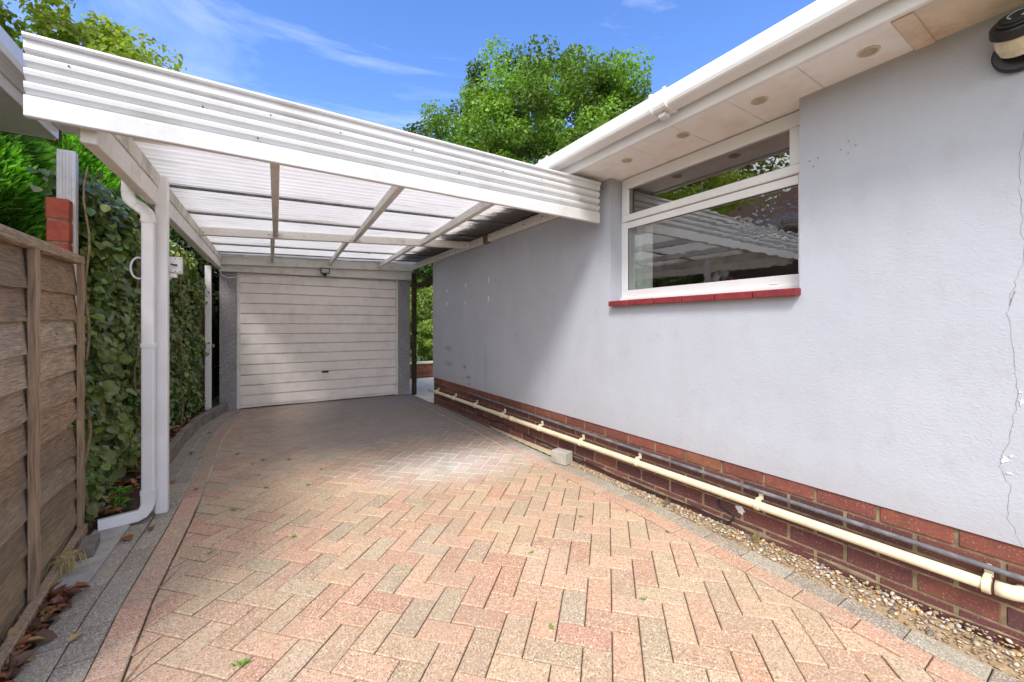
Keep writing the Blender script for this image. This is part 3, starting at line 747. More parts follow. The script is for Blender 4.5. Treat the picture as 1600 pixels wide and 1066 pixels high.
# ================================================================== GARAGE
gar = empty('garage', (.86, 6.62, 0), 'flat-roofed garage with a closed white up-and-over door at the end of the drive', 'garage')
GY = 6.62
m = MB(); m.box(-.432, -.243, GY-.02, GY+.10, 0, 2.0); m.box(1.955, 2.145, GY-.02, GY+.10, 0, 2.0)
m.box(-.430, -.33, GY+.1, 12, 0, 2.0); m.box(2.04, 2.143, GY+.1, 12, 0, 2.0); m.box(-.33, 2.04, 11.9, 12, 0, 2.0); m.box(-.243, 1.955, GY+.02, GY+.1, 1.95, 2.0)
m.build('wall', 'pebbledash', gar)
m = MB(); m.box(-.5, 2.2, GY+.0, 12.1, 2.005, 2.06); m.build('roof', 'roof_felt', gar)
m = MB(); m.hexa([(-.44, GY-.06, 1.858), (2.16, GY-.06, 1.893), (2.16, GY-.021, 1.893), (-.44, GY-.021, 1.858), (-.44, GY-.06, 1.985), (2.16, GY-.06, 2.035), (2.16, GY-.021, 2.035), (-.44, GY-.021, 1.985)]); m.build('fascia_board', 'white_timber', gar, bevel=.004)
# door with pressed horizontal ribs
m = MB(); prof = []; nP = 13; z0, z1 = .012, 1.90; ph = (z1-z0-.06)/nP
prof = [(0, z0)]
prof += [(0, z0+.03)]
for i in range(nP):
    a = z0+.03+i*ph
    prof += [(-.010, a+.004), (-.012, a+.010), (-.012, a+ph-.010), (.014, a+ph-.007), (.014, a+ph-.002)]
prof += [(0, z1-.03), (0, z1)]
xa, xb = -.20, 1.912
rows = [[(x, GY+.012+p[0]+.0015*math.sin(x*5+i), p[1]+.002*math.sin(x*7+i*1.3)) for i, p in enumerate(prof)] for x in np.linspace(xa, xb, 24)]
m.grid(rows)
door = m.build('door', 'garage_paint', gar)
for (a_, b_) in ((-.243, -.2), (1.912, 1.955)): m = MB(); m.box(a_, b_, GY-.004, GY+.06, .005, 1.93); m.build('door_frame', 'white_timber', gar, bevel=.003)
m = MB(); hx, hz = .854, .448
m.tube([(hx-.045, GY-.003, hz), (hx+.045, GY-.003, hz)], .014, 10); m.tube([(hx, GY+.0, hz+.003), (hx, GY-.03, hz+.003)], .011, 10); m.beam((hx-.04, GY-.03, hz+.003), (hx+.045, GY-.03, hz+.003), .011, .014)
h_ = m.build('handle', 'black_plastic', door, bevel=.002)
fl = empty('floodlight', (.838, 6.5, 1.93), 'small black floodlight on the white board above the garage door', 'floodlight')
m = MB(); m.hexa([(.775, 6.49, 1.905), (.90, 6.49, 1.905), (.885, 6.55, 1.915), (.79, 6.55, 1.915), (.775, 6.475, 1.985), (.90, 6.475, 1.985), (.885, 6.55, 1.975), (.79, 6.55, 1.975)]); m.build('housing', 'black_plastic', fl, bevel=.003)
m = MB(); m.hexa([(.788, 6.484, 1.917), (.887, 6.484, 1.917), (.887, 6.49, 1.917), (.788, 6.49, 1.917), (.788, 6.4725, 1.974), (.887, 6.4725, 1.974), (.887, 6.485, 1.974), (.788, 6.485, 1.974)]); m.build('lens', 'lens_grey', fl)
m = MB(); m.box(.815, .86, 6.50, 6.56, 1.875, 1.904); m.tube([(.8375, 6.50, 1.865), (.8375, 6.50, 1.89)], .017, 12); m.build('sensor', 'black_plastic', fl, bevel=.002)

# gate post and rail in the gap
gp = empty('gate_post', (2.205, 6.5, 0), 'dark mossy timber post with a top rail in the gap between garage and house', 'post')
m = MB(); m.box(2.15, 2.212, 6.45, 6.53, -.02, 2.0); m.build('post', 'dark_wood', gp, bevel=.006)
m = MB(); m.beam((2.20, 6.45, 1.78), (2.45, 5.70, 1.93), .05, .07); m.build('top_rail', 'dark_wood', gp, bevel=.003)
m = MB(); m.tube([(2.2, 6.44, 1.02), (2.2, 6.40, 1.02), (2.235, 6.40, 1.02)], .007, 6); m.box(2.18, 2.22, 6.44, 6.449, .99, 1.05); m.build('latch', 'black_plastic', gp)

# ================================================================== CARPORT
cpo = empty('carport', (.8, 4.3, 0), 'white carport with a corrugated plastic roof and a ribbed white front board', 'carport')
def zr(x): return 2.062+.037*(x+.5)
# corrugated roof sheets in laps
FY = 2.20; laps = [FY, 2.71, 3.43, 4.15, 4.87, 5.59, 6.15, 6.60]
for k in range(len(laps)-1):
    a, b = laps[k]-.02, laps[k+1]+.02; ny = int((b-a)/.0095); m = MB(); rows = []
    for x in (-.64, -.2, .3, .8, 1.3, 1.8, 2.185):
        rows.append([(x, a+(b-a)*j/ny, zr(x)+.006+.009*math.sin(2*math.pi*(a+(b-a)*j/ny)/.076)+.004*(k % 2)) for j in range(ny+1)])
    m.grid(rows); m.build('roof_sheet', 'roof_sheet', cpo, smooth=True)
for y in laps[2:-1]:
    m = MB(); m.beam((-.60, y, zr(-.6)-.012), (2.165, y, zr(2.165)-.012), .030, .012); m.build('lap_strip', 'dark_strip' if 'dark_strip' in M else 'black_pipe', cpo)
# front board: ribbed profile extruded along x
prof = [(.03, 2.190), (-.016, 2.190), (-.024, 2.186), (-.026, 2.177), (-.022, 2.169), (-.012, 2.165), (-.014, 2.136), (-.010, 2.128), (.002, 2.124), (.006, 2.120)]
for zt_ in (2.120, 2.071, 2.022): prof += [(.010, zt_-.001), (-.010, zt_-.006), (-.012, zt_-.014), (-.010, zt_-.028), (-.002, zt_-.038), (.010, zt_-.047)]
prof += [(-.0115, 1.966), (-.0125, 1.958), (-.012, 1.893), (-.008, 1.889), (.010, 1.889), (.010, 2.18), (.03, 2.18)]
ang = .0
m = MB(); rows = []
for x in (-.715, .3, 1.2, 2.13): rows.append([(x, 2.178+p[0], p[1]) for p in prof])
n0 = m.grid(rows, closed=True); w = len(prof)
m.f.append(tuple(n0+i for i in range(w))); m.c.append((1, 1, 1)); q = n0+3*w; m.f.append(tuple(q+i for i in range(w))); m.c.append((1, 1, 1))
m.build('front_board', 'cladding', cpo, bevel=0)
m = MB(); m.box(-.70, 2.125, 2.188, 2.212, 1.90, 2.165); m.build('front_backing', 'dirty_timber', cpo)
for (x, z) in ((-.60, 2.106), (-.2, 2.07), (.05, 2.105), (0.0, 1.985), (.72, 2.10), (1.0, 2.03), (1.3, 2.1), (1.95, 2.03), (2.1, 2.01), (.35, 2.1), (1.6, 2.105)):
    m = MB(); m.tube([(x, 2.172, z), (x, 2.164, z)], .0033, 8); m.build('screw', 'screw', cpo)
# left edge beam made of two boards
def lx(y): return -.565+(y-2.2)*.028
def beam2(x0, x1, a, b, wa, za0, za1, zb0, zb1, name, mat):
    mm = MB(); mm.hexa([(x0, a, za0), (x0+wa, a, za0), (x1+wa, b, zb0), (x1, b, zb0), (x0, a, za1), (x0+wa, a, za1), (x1+wa, b, zb1), (x1, b, zb1)]); return mm.build(name, mat, cpo, bevel=.003)
beam2(-.585, -.455, 2.215, 6.52, .05, 1.845, 1.955, 1.885, 1.975, 'edge_beam', 'white_timber')
beam2(-.580, -.450, 2.216, 6.52, .05, 1.957, 2.045, 1.977, 2.045, 'edge_beam', 'dirty_timber')
beam2(.045, .125, 2.215, 4.62, .045, 1.99, 2.058, 2.01, 2.062, 'rafter', 'white_timber')
beam2(.105, .15, 4.70, 6.50, .04, 2.005, 2.06, 2.01, 2.062, 'rafter', 'white_timber')
beam2(.74, .85, 2.215, 4.56, .045, 2.015, 2.08, 2.03, 2.085, 'rafter', 'white_timber')
beam2(.80, .89, 4.64, 6.50, .04, 2.03, 2.085, 2.035, 2.088, 'rafter', 'white_timber')
beam2(1.44, 1.56, 2.215, 4.50, .045, 2.035, 2.105, 2.05, 2.108, 'rafter', 'white_timber')
beam2(1.52, 1.61, 4.58, 6.50, .04, 2.052, 2.108, 2.055, 2.112, 'rafter', 'white_timber')
m = MB(); m.hexa([(-.45, 4.68, 1.975), (2.165, 4.38, 2.07), (2.165, 4.43, 2.07), (-.45, 4.73, 1.975), (-.45, 4.68, 2.05), (2.165, 4.38, 2.148), (2.165, 4.43, 2.148), (-.45, 4.73, 2.05)]); m.build('purlin', 'white_timber', cpo, bevel=.003)
m = MB(); m.hexa([(-.42, 6.51, 1.945), (2.17, 6.51, 2.04), (2.17, 6.56, 2.04), (-.42, 6.56, 1.945), (-.42, 6.51, 2.06), (2.17, 6.51, 2.156), (2.17, 6.56, 2.156), (-.42, 6.56, 2.06)]); m.build('end_beam', 'white_timber', cpo, bevel=.003)
for (a, b) in ((2.25, 3.92), (4.06, 4.40), (4.44, 6.50)):
    m = MB(); m.box(2.15, 2.192, a, b, 2.07, 2.148); m.build('wall_plate', 'white_timber', cpo, bevel=.003)
m = MB(); m.box(2.165, 2.193, 3.93, 4.05, 2.06, 2.15); m.build('rusty_bracket', 'twig', cpo)
for (x, y, z) in ((2.147, 3.86, 2.11), (2.147, 3.2, 2.1), (2.147, 2.9, 2.11), (2.147, 4.15, 2.11), (2.147, 5.0, 2.11), (2.147, 5.6, 2.11), (2.147, 6.2, 2.11)):
    m = MB(); m.tube([(x+.004, y, z), (x-.004, y, z)], .006, 8); m.build('screw', 'screw', cpo)
for (x, z) in ((.09, 2.03), (.17, 2.03), (.83, 2.04), (.92, 2.04), (-.43, 2.0), (2.1, 2.1)):
    yy_ = 4.68-(x+.45)*.115; m = MB(); m.tube([(x, yy_+.004, z), (x, yy_-.004, z)], .006, 8); m.build('screw', 'screw', cpo)
# posts
m = MB(); m.box(-.523, -.462, 3.172, 3.235, 0.003, 2.035); m.build('post', 'white_upvc', cpo, bevel=.006, seg=2)
m = MB(); m.box(-.56, -.495, 6.28, 6.345, 0.0, 1.89); m.build('post', 'white_upvc', cpo, bevel=.006, seg=2)
# side gutter of the carport
m = MB(); sg = [(-.03, .0), (.03, .0), (.042, .02), (.045, .055), (.04, .055), (.036, .022), (.027, .006), (-.027, .006), (-.036, .022), (-.04, .055), (-.045, .055), (-.042, .02)]
m.grid([[(-.640+a, 2.22, 1.955+b) for a, b in sg], [(-.515+a, 6.5, 1.955+b) for a, b in sg]], closed=True); m.build('side_gutter', 'white_upvc', cpo)

# downpipe: square section, swept through its elbows
dp = empty('downpipe', (-.55, 3.1, 0), 'white square downpipe strapped beside the front carport post', 'downpipe')
def sq(w, r=.008):
    h = w/2; o = []
    for (cx, cy, a0) in ((h-r, h-r, 0), (-h+r, h-r, 90), (-h+r, -h+r, 180), (h-r, -h+r, 270)):
        for k in (0, 45, 90): o.append((cx+r*math.cos(R(a0+k)), cy+r*math.sin(R(a0+k))))
    return o
yp = 3.12
m = MB(); m.tube([(-.540, yp, 1.76), (-.540, yp, .12)], 0, sec=sq(.058), up=(0, 1, 0)); m.build('pipe_run', 'white_upvc', dp)
m = MB(); m.tube([(-.622, yp+.005, 2.0), (-.622, yp+.005, 1.875), (-.618, yp+.004, 1.855), (-.606, yp+.002, 1.838), (-.562, yp, 1.803), (-.546, yp, 1.787), (-.540, yp, 1.765), (-.540, yp, 1.73)], 0, sec=sq(.064), up=(0, 1, 0)); m.build('top_elbow', 'white_upvc', dp)
m = MB(); m.tube([(-.540, yp, .17), (-.540, yp, .10), (-.549, yp-.004, .072), (-.562, yp-.008, .052), (-.585, yp-.012, .042), (-.66, yp-.03, .040), (-.74, yp-.05, .038)], 0, sec=sq(.064), up=(0, 1, 0)); m.build('shoe', 'white_upvc', dp)
for z in (1.02, .17):
    m = MB(); m.tube([(-.540, yp, z-.012), (-.540, yp, z+.012)], 0, sec=sq(.067), up=(0, 1, 0)); m.build('collar', 'white_upvc', dp)
for (p_, q_) in (((-.598, yp, 1.832), (-.590, yp, 1.826)), ((-.622, yp+.005, 1.905), (-.622, yp+.005, 1.895)), ((-.566, yp, 1.806), (-.574, yp, 1.812)), ((-.540, yp, 1.748), (-.540, yp, 1.738))):
    m = MB(); m.tube([p_, q_], 0, sec=sq(.0665), up=(0, 1, 0)); m.build('collar', 'white_upvc', dp)

# junction box with cable loop
jb = empty('junction_box', (-.43, 3.30, 1.5), 'small white electrical box behind the front carport post', 'electrical box')
m = MB(); m.box(-.505, -.405, 3.262, 3.31, 1.46, 1.565); m.build('box', 'white_upvc', jb, bevel=.005, seg=2)
m = MB(); m.box(-.50, -.41, 3.25, 3.262, 1.466, 1.559); m.build('lid', 'white_upvc', jb, bevel=.004, seg=2)
for (x, z) in ((-.414, 1.552), (-.414, 1.473), (-.436, 1.552), (-.436, 1.473)): m = MB(); m.tube([(x, 3.251, z), (x, 3.2485, z)], .003, 8); m.build('screw', 'screw', jb)
m = MB(); m.tube([(-.449, 3.2, 1.51), (-.44, 3.21, 1.508), (-.43, 3.248, 1.512)], .006, 8); m.build('cable_entry', 'screw', jb)
m = MB(); m.box(-.465, -.43, 3.25, 3.30, 1.435, 1.459); m.build('gland', 'white_upvc', jb, bevel=.002)
m = MB(); m.tube([(-.58+.035*math.cos(a)-.01, 3.16, 1.47+.062*math.sin(a)) for a in np.linspace(R(70), R(290), 16)]+[(-.5, 3.26, 1.40), (-.45, 3.27, 1.44)], .0055, 8); m.build('cable_loop', 'white_upvc', jb, smooth=True)
# cable under the garage edge
m = MB(); m.tube([(-.44, 6.47, 1.9), (-.40, 6.5, 1.80), (-.34, 6.53, 1.775), (-.25, 6.56, 1.79)], .006, 7)
o = m.build('cable', 'white_upvc', smooth=True, loc=(-.35, 6.5, 1.8)); tag(o, 'short white cable drooping at the top left of the garage door', 'cable')

# ================================================================== LEFT BOUNDARY
fen = empty('fence_panel', (-.75, 2.4, 0), 'weathered brown waney-lap timber fence panel at the left edge of the drive', 'fence')
fx = lambda y: -.752-(y-2.06)*.070
fz = lambda y: 1.462+(y-2.06)*.035
Y0, Y1 = 1.62, 3.06; NB = 11
m = MB()
for k in range(NB):
    rnd = random.Random(k*7+1); tint = rnd.uniform(.6, 1.25); tr_ = rnd.uniform(.92, 1.1); rows_ = []
    for i in range(49):
        y = Y0+.01+(Y1-Y0-.02)*i/48; H_ = fz(y)-.05; s = (y-Y0)/(Y1-Y0); hb = H_/NB
        # boards sag towards the right end, with one open gap low down
        sag = -.02*max(0, (s-.62)/.38)**1.5*(1 if k > 3 else .3)
        gap = -.055*max(0, (s-.72)/.28)**1.3 if k in (6, ) else (-.038*max(0, (s-.72)/.28)**1.3 if k == 7 else 0)
        zt = fz(y)-.035-k*hb+sag+gap; wv = .006*noise.noise(Vector((y*3, k*3.1, 0)))+.003*noise.noise(Vector((y*14, k, 0)))
        zb = zt-hb-.028+wv+(-.0 if k not in (5,) else .022*max(0, (s-.7)/.3)); x = fx(y)
        bow = (.012*math.sin(math.pi*min(1, max(0, (s-.5)*2))) if k >= 5 else 0)
        e_ = .004*noise.noise(Vector((y*6, k*2.7, 5))); rows_.append([(x-.014, y, zt), (x-.006+bow*.4, y, zt-.003), (x+.011+bow+e_, y, zb), (x+.003+bow+e_, y, zb-.002), (x-.018, y, zt-.01)])
    m.grid(rows_, (tint*tr_, tint, tint/tr_), closed=True)
m.build('boards', 'fence_wood', fen)
for (y, w) in ((2.365, .045), (3.045, .04), (1.635, .04)):
    m = MB(); x = fx(y); rows = []
    for i in range(16):
        z = -.02+(fz(y)+.01)*i/15; wob = .002*math.sin(i*2.3+y*9); rows.append([(x+.012, y-w/2+wob, z), (x+.032+wob, y-w/2, z), (x+.032+wob, y+w/2, z), (x+.012, y+w/2-wob, z)])
    m.grid(rows, closed=True); m.build('batten', 'post_wood', fen)
m = MB(); m.hexa([(fx(Y0)-.03, Y0, fz(Y0)-.035), (fx(Y0)+.036, Y0, fz(Y0)-.035), (fx(Y1)+.036, Y1, fz(Y1)-.035), (fx(Y1)-.03, Y1, fz(Y1)-.035), (fx(Y0)-.03, Y0, fz(Y0)+.012), (fx(Y0)+.036, Y0, fz(Y0)+.006), (fx(Y1)+.036, Y1, fz(Y1)+.006), (fx(Y1)-.03, Y1, fz(Y1)+.012)]); m.build('cap_rail', 'fence_wood', fen, bevel=.003)
m = MB(); m.beam((fx(Y0)+.04, Y0, .025), (fx(Y1)+.03, Y1, .045), .035, .05); m.build('bottom_rail', 'post_wood', fen, bevel=.004)
# painted brick pier and worn post behind the fence end
pier = empty('brick_pier', (-.9, 3.16, 0), 'narrow red painted brick pier rising behind the end of the fence', 'pier')
m = MB()
for k in range(15):
    m.box(-.948+random.uniform(-.002, .002), -.862, 3.11, 3.17, 1.815-(k+1)*.122+.012, 1.815-k*.122, (1, 1, 1))
m.build('bricks', 'red_paint', pier, bevel=.004)
m = MB(); m.box(-.944, -.866, 3.114, 3.166, 0, 1.808); m.build('mortar', 'mortar', pier)
m = MB(); m.box(-.93, -.855, 3.18, 3.225, 0, 2.10); m.box(-.905, -.893, 3.172, 3.1795, 0, 2.09); m.box(-.88, -.87, 3.172, 3.1795, 0, 2.09)
o = m.build('worn_post', 'white_timber', bevel=.005, loc=(-.88, 3.24, 0)); tag(o, 'worn flaking white timber post behind the red brick pier', 'post')

# back fence that the ivy climbs
bf = empty('back_fence', (-.95, 5, 0), 'dark brown close-boarded timber fence behind the ivy', 'fence')
m = MB(); pth = [(-.97, 3.28), (-.95, 4.8), (-.86, 5.8), (-.66, 6.62), (-.52, 8.5)]
def pth_at(s):
    L = [math.dist(a, b) for a, b in zip(pth, pth[1:])]; d = s*sum(L)
    for (a, b, l) in zip(pth, pth[1:], L):
        if d <= l: t = d/l; return (a[0]+(b[0]-a[0])*t, a[1]+(b[1]-a[1])*t)
        d -= l
    return pth[-1]
nb = 44
for i in range(nb):
    a = pth_at(i/nb); b = pth_at((i+.96)/nb); t_ = random.uniform(.5, .9); m.beam((a[0], a[1], .9), (b[0], b[1], .9), .018+.006*(i % 2), 1.78, (t_, t_, t_))
m.build('boards', 'fence_wood', bf)
for z in (.4, 1.5):
    m = MB()
    for i in range(8): a = pth_at(i/8); b = pth_at((i+1)/8); m.beam((a[0]-.03, a[1], z), (b[0]-.03, b[1], z), .04, .07)
    m.build('rail', 'dark_wood', bf)

# raised edging of the bed
m = MB(); kp = [(4.0, -.615), (4.3, -.61), (4.95, -.60), (5.35, -.58), (5.7, -.545), (6.0, -.49), (6.25, -.43), (6.45, -.375), (6.60, -.33)]
K = []
for i in range(41): y = 3.75+2.83*i/40; K.append((lerp_tab(XL, y), y))
rows = []
for i, (x, y) in enumerate(K):
    a = K[max(0, i-1)]; b = K[min(40, i+1)]; d = Vector((b[0]-a[0], b[1]-a[1])).normalized(); n_ = Vector((-d.y, d.x))
    h = .118+.004*noise.noise(Vector((y*4, 0, 0))); p = lambda o_, z_: (x+n_.x*o_, y+n_.y*o_, z_)
    rows.append([p(-.002, -.02), p(-.002, h-.008), p(.006, h), p(.045, h+.001), p(.052, h-.006), p(.052, -.02)])
m.grid(rows); m.face(rows[0]); m.face(rows[-1]); o = m.build('bed_edging', 'kerb_concrete', loc=(-.6, 5, 0)); tag(o, 'curved mossy concrete edging holding back the ivy bed', 'kerb')

# ivy
ivy = empty('ivy', (-.8, 4.6, 0), 'dense dark green ivy climbing the fence behind the carport posts', 'ivy')
def ivy_leaves(n, ya, yb, seed, size, x_out=.1):
    r = np.random.default_rng(seed); y = r.uniform(ya, yb, n); top = 2.06+.05*np.sin(y*5)+.05*np.sin(y*13+1)-.02*(y-3.1)
    z = .02+(top-.02)*r.uniform(0, 1, n)**.92
    xf = np.interp(y, [3.0, 4.4, 5.2, 5.8, 6.5], [-.835, -.835, -.81, -.74, -.62])
    bulge = .07*np.sin(y*12.5+.6*np.sin(z*4))+.045*np.sin(z*9-y*4)+.03*np.sin(y*23+z*17)
    lay = r.uniform(0, 1, n)**1.5
    x = xf+bulge*.8-lay*.10+.028*r.normal(size=n)+np.where(r.uniform(size=n) < .05, .05, 0)
    low = z < .35; x[low] -= .05*(0.35-z[low])/.35
    y = np.where((z > 1.2) & (y < 3.25), y+.22, y)
    P = np.stack([x, y, z], 1)
    nrm = unit(np.array([.9, -.5, .6])+r.normal(size=(n, 3))*.5); dr = unit(np.array([.15, 0, -1])+r.normal(size=(n, 3))*.45)
    L = size*r.uniform(.45, 1.35, n); W = L*r.uniform(.75, 1.05, n)
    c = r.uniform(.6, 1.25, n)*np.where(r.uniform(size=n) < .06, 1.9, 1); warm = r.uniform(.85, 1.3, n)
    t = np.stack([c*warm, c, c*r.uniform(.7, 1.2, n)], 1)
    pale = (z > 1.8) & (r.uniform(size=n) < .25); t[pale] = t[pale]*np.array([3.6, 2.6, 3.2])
    return P, nrm, dr, L, W, t
P, nn, dd, L, W, T = [np.concatenate(q) for q in zip(ivy_leaves(9800, 3.08, 4.6, 3, .052), ivy_leaves(10500, 4.6, 6.5, 4, .043))]
# rounder three-lobed outline: 8 verts
def ivy_mesh(P, nrm, dirn, L, W):
    d = unit(dirn-nrm*np.sum(dirn*nrm, 1, keepdims=True)); s = np.cross(nrm, d); L = L[:, None]; W = W[:, None]; up = nrm*W*.16
    v = [P, P+d*L*.03+s*W*.34+up*.5, P+d*L*.36+s*W*.54+up, P+d*L*.74+s*W*.36+up*.5, P+d*L*.98-nrm*L*.10, P+d*L*.74-s*W*.36+up*.5, P+d*L*.36-s*W*.54+up, P+d*L*.03-s*W*.34+up*.5]
    return np.stack(v, 1).reshape(-1, 3)
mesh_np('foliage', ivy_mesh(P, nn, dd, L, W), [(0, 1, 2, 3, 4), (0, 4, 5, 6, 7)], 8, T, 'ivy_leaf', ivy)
for (y, x, k) in ((3.10, -.79, 1), (4.08, -.775, 2), (3.55, -.82, 3), (4.9, -.75, 4), (5.6, -.70, 5)):
    pts = [(x+.012*math.sin(i*1.1+k), y+.014*math.sin(i*.8+k*2), .0+2.0*i/22) for i in range(23)]
    m = MB(); m.tube(pts, .007, 7, rs=[1.5-.9*i/22 for i in range(23)]); m.build('stem', 'ivy_stem', ivy, smooth=True)
# dead leaf litter in the bed and beside the fence
def flat_leaves(name, spots, size, cols, seed, mat, label, cat=None, kind=None, curl=.3):
    r = np.random.default_rng(seed); P = np.array(spots, float); n = len(P)
    nrm = unit(np.array([0, 0, 1])+r.normal(size=(n, 3))*curl); dr = r.normal(size=(n, 3)); L = size*r.uniform(.6, 1.4, n); W = L*r.uniform(.45, .8, n)
    t = np.array(cols)[r.integers(0, len(cols), n)]*r.uniform(.6, 1.25, (n, 1)); return mesh_np(name, leaf_verts(P, nrm, dr, L, W, .35), LEAF2, 6, t, mat)
LC = [(.30, .12, .05), (.20, .07, .045), (.36, .19, .07), (.42, .28, .10), (.14, .08, .05), (.24, .10, .07)]
sp = []
r_ = random.Random(5)
for i in range(620):
    y = r_.uniform(1.3, 3.1); w_ = xl(y)-fx(y)
    if 2.42 < y: continue
    sp.append((xl(y)-r_.uniform(0, w_)*.95, y, .012+r_.uniform(0, .022)))
for i in range(520): y = r_.uniform(3.1, 6.5); sp.append((xl(y)-.06-abs(r_.gauss(0, .13)), y, .045+r_.uniform(0, .03)))
o = flat_leaves('leaf_litter', sp, .05, LC, 9, 'fallen_leaf', ''); tag(o, 'brown dead leaves lying along the fence foot and in the bed', 'leaf litter', kind='stuff')
for i, (x, y, s_) in enumerate(((-.56, 2.86, .075), (-.50, 2.94, .06), (-.57, 2.05, .05), (-.40, 4.35, .06), (-.15, 4.9, .05), (-.50, 4.5, .07), (-.03, 3.9, .045), (.05, 4.0, .04), (-.36, 3.5, .05), (1.0, 4.9, .04), (.5, 5.2, .035), (-.52, 3.75, .06), (-.42, 5.3, .05))):
    r = np.random.default_rng(i+40); P = np.array([[0, 0, .006]]); c = np.array([LC[(0, 4, 3, 3, 0, 1, 3)[i % 7]]])
    v = leaf_verts(P, unit(np.array([[.1*r.normal(), .1*r.normal(), 1]])), unit(r.normal(size=(1, 3))*[1, 1, 0]+1e-3), np.array([s_]), np.array([s_*.55]), .35)
    o = mesh_np('fallen_leaf', v, LEAF2, 6, c, 'fallen_leaf'); o.location = (x, y, 0)
    lab = {0: 'curled red-brown leaf nearest the foot of the white downpipe', 2: 'small leaf on the grey border blocks nearest the camera'}
    tag(o, lab.get(i, 'small dead brown leaf lying on the driveway blocks'), 'leaf', 'dead leaves on the drive')
# pale slab, dark offcut and straw tuft by the downpipe shoe
m = MB(); m.hexa([(-.755, 2.47, .004), (-.624, 2.466, .004), (-.607, 3.054, .004), (-.755, 3.07, .004), (-.755, 2.47, .022), (-.624, 2.466, .020), (-.607, 3.054, .021), (-.755, 3.07, .023)])
o = m.build('paving_slab', 'concrete', bevel=.003, loc=(-.7, 2.75, 0)); tag(o, 'pale thin paving slab under the foot of the downpipe', 'slab')
m = MB(); m.box(-.03, .03, -.085, .085, 0, .05); o = m.build('brick_offcut', 'kerb_concrete', bevel=.005); o.location = (-.705, 2.79, .023); o.rotation_euler = (0, 0, R(6)); tag(o, 'dark grey block lying on the pale slab beside the fence', 'block')
m = MB(); rr = random.Random(3)
for i in range(170):
    x = -.728+rr.gauss(0, .012); y = 2.62+rr.gauss(0, .03); a = rr.uniform(0, 6.28); l = rr.uniform(.04, .12); w_ = .0013
    p0 = Vector((x, y, .085)); p1 = p0+Vector((math.cos(a)*l*.35, math.sin(a)*l*.35, l*.05)); p2 = p0+Vector((math.cos(a)*l*.6, math.sin(a)*l*.6, -l*.62)); s_ = Vector((-math.sin(a), math.cos(a), 0))*w_
    m.face([p0-s_, p0+s_, p1+s_, p1-s_]); m.face([p1-s_, p1+s_, p2+s_*.3, p2-s_*.3])
for i in range(60):
    a = rr.uniform(0, 6.28); x = -.728+.012*math.cos(a); y = 2.62+.03*math.sin(a); m.face([(x-.001, y, .01), (x+.001, y, .01), (x+.002, y+.005, .09), (x, y+.005, .09)])
o = m.build('straw_tuft', 'dry_grass', loc=(-.73, 2.62, 0)); tag(o, 'tuft of dry straw-coloured grass hanging over the pale slab', 'grass tuft')

# weeds in the joints
m0 = None
wl = [(-.05, 1.62, 1.2), (.16, 2.45, .8), (-.12, 3.0, 1.1), (.05, 3.3, .9), (.42, 3.5, .8), (1.15, 1.65, .7), (.93, 1.2, .7), (1.62, 1.8, .8), (-.2, 2.5, .7), (.22, 3.9, 1), (.0, 3.6, .9), (.75, .98, .8), (1.35, 1.12, .7), (-.15, 4.3, 1.1), (.3, 3.2, .8)]
for i, (x, y, s_) in enumerate(wl):
    if m0 is None:
        m = MB(); rr = random.Random(11)
        for k in range(16):
            a = rr.uniform(0, 6.28); l = rr.uniform(.008, .02); d = Vector((math.cos(a), math.sin(a), 0)); s2 = Vector((-d.y, d.x, 0))*.003
            p0 = d*.002+Vector((rr.gauss(0, .006), rr.gauss(0, .006), 0)); p1 = p0+d*l*.5+Vector((0, 0, l*.6)); p2 = p0+d*l+Vector((0, 0, l*.7)); m.face([p0, p1+s2, p2, p1-s2])
        m0 = m.build('weed', 'weed_leaf'); o = m0
    else: o = m0.copy(); COL.objects.link(o)
    o.location = (x, y, -.001); o.scale = (s_, s_, s_); o.rotation_euler = (0, 0, i*1.3)
    tag(o, 'tiny bright green weed sprouting from a joint in the block paving', 'weed', 'weeds in the paving joints')
m = MB(); rr = random.Random(21)
m.tube([(0, 0, 0), (0, .01, .14)], .004, 5)
for k in range(40):
    a = rr.uniform(0, 6.28); l = rr.uniform(.03, .07); d = Vector((math.cos(a), math.sin(a), 0)); s2 = Vector((-d.y, d.x, 0))*.013; h = rr.uniform(.02, .13)
    p0 = Vector((0, .01*h/.14, h)); l *= rr.uniform(.8, 1.6); m.face([p0, p0+d*l*.5+s2+Vector((0, 0, .01)), p0+d*l, p0+d*l*.5-s2+Vector((0, 0, .01))])
o = m.build('ivy_seedling', 'weed_leaf'); o.location = (-.70, 3.28, .03); tag(o, 'bright green seedling low in the bed behind the downpipe', 'plant')

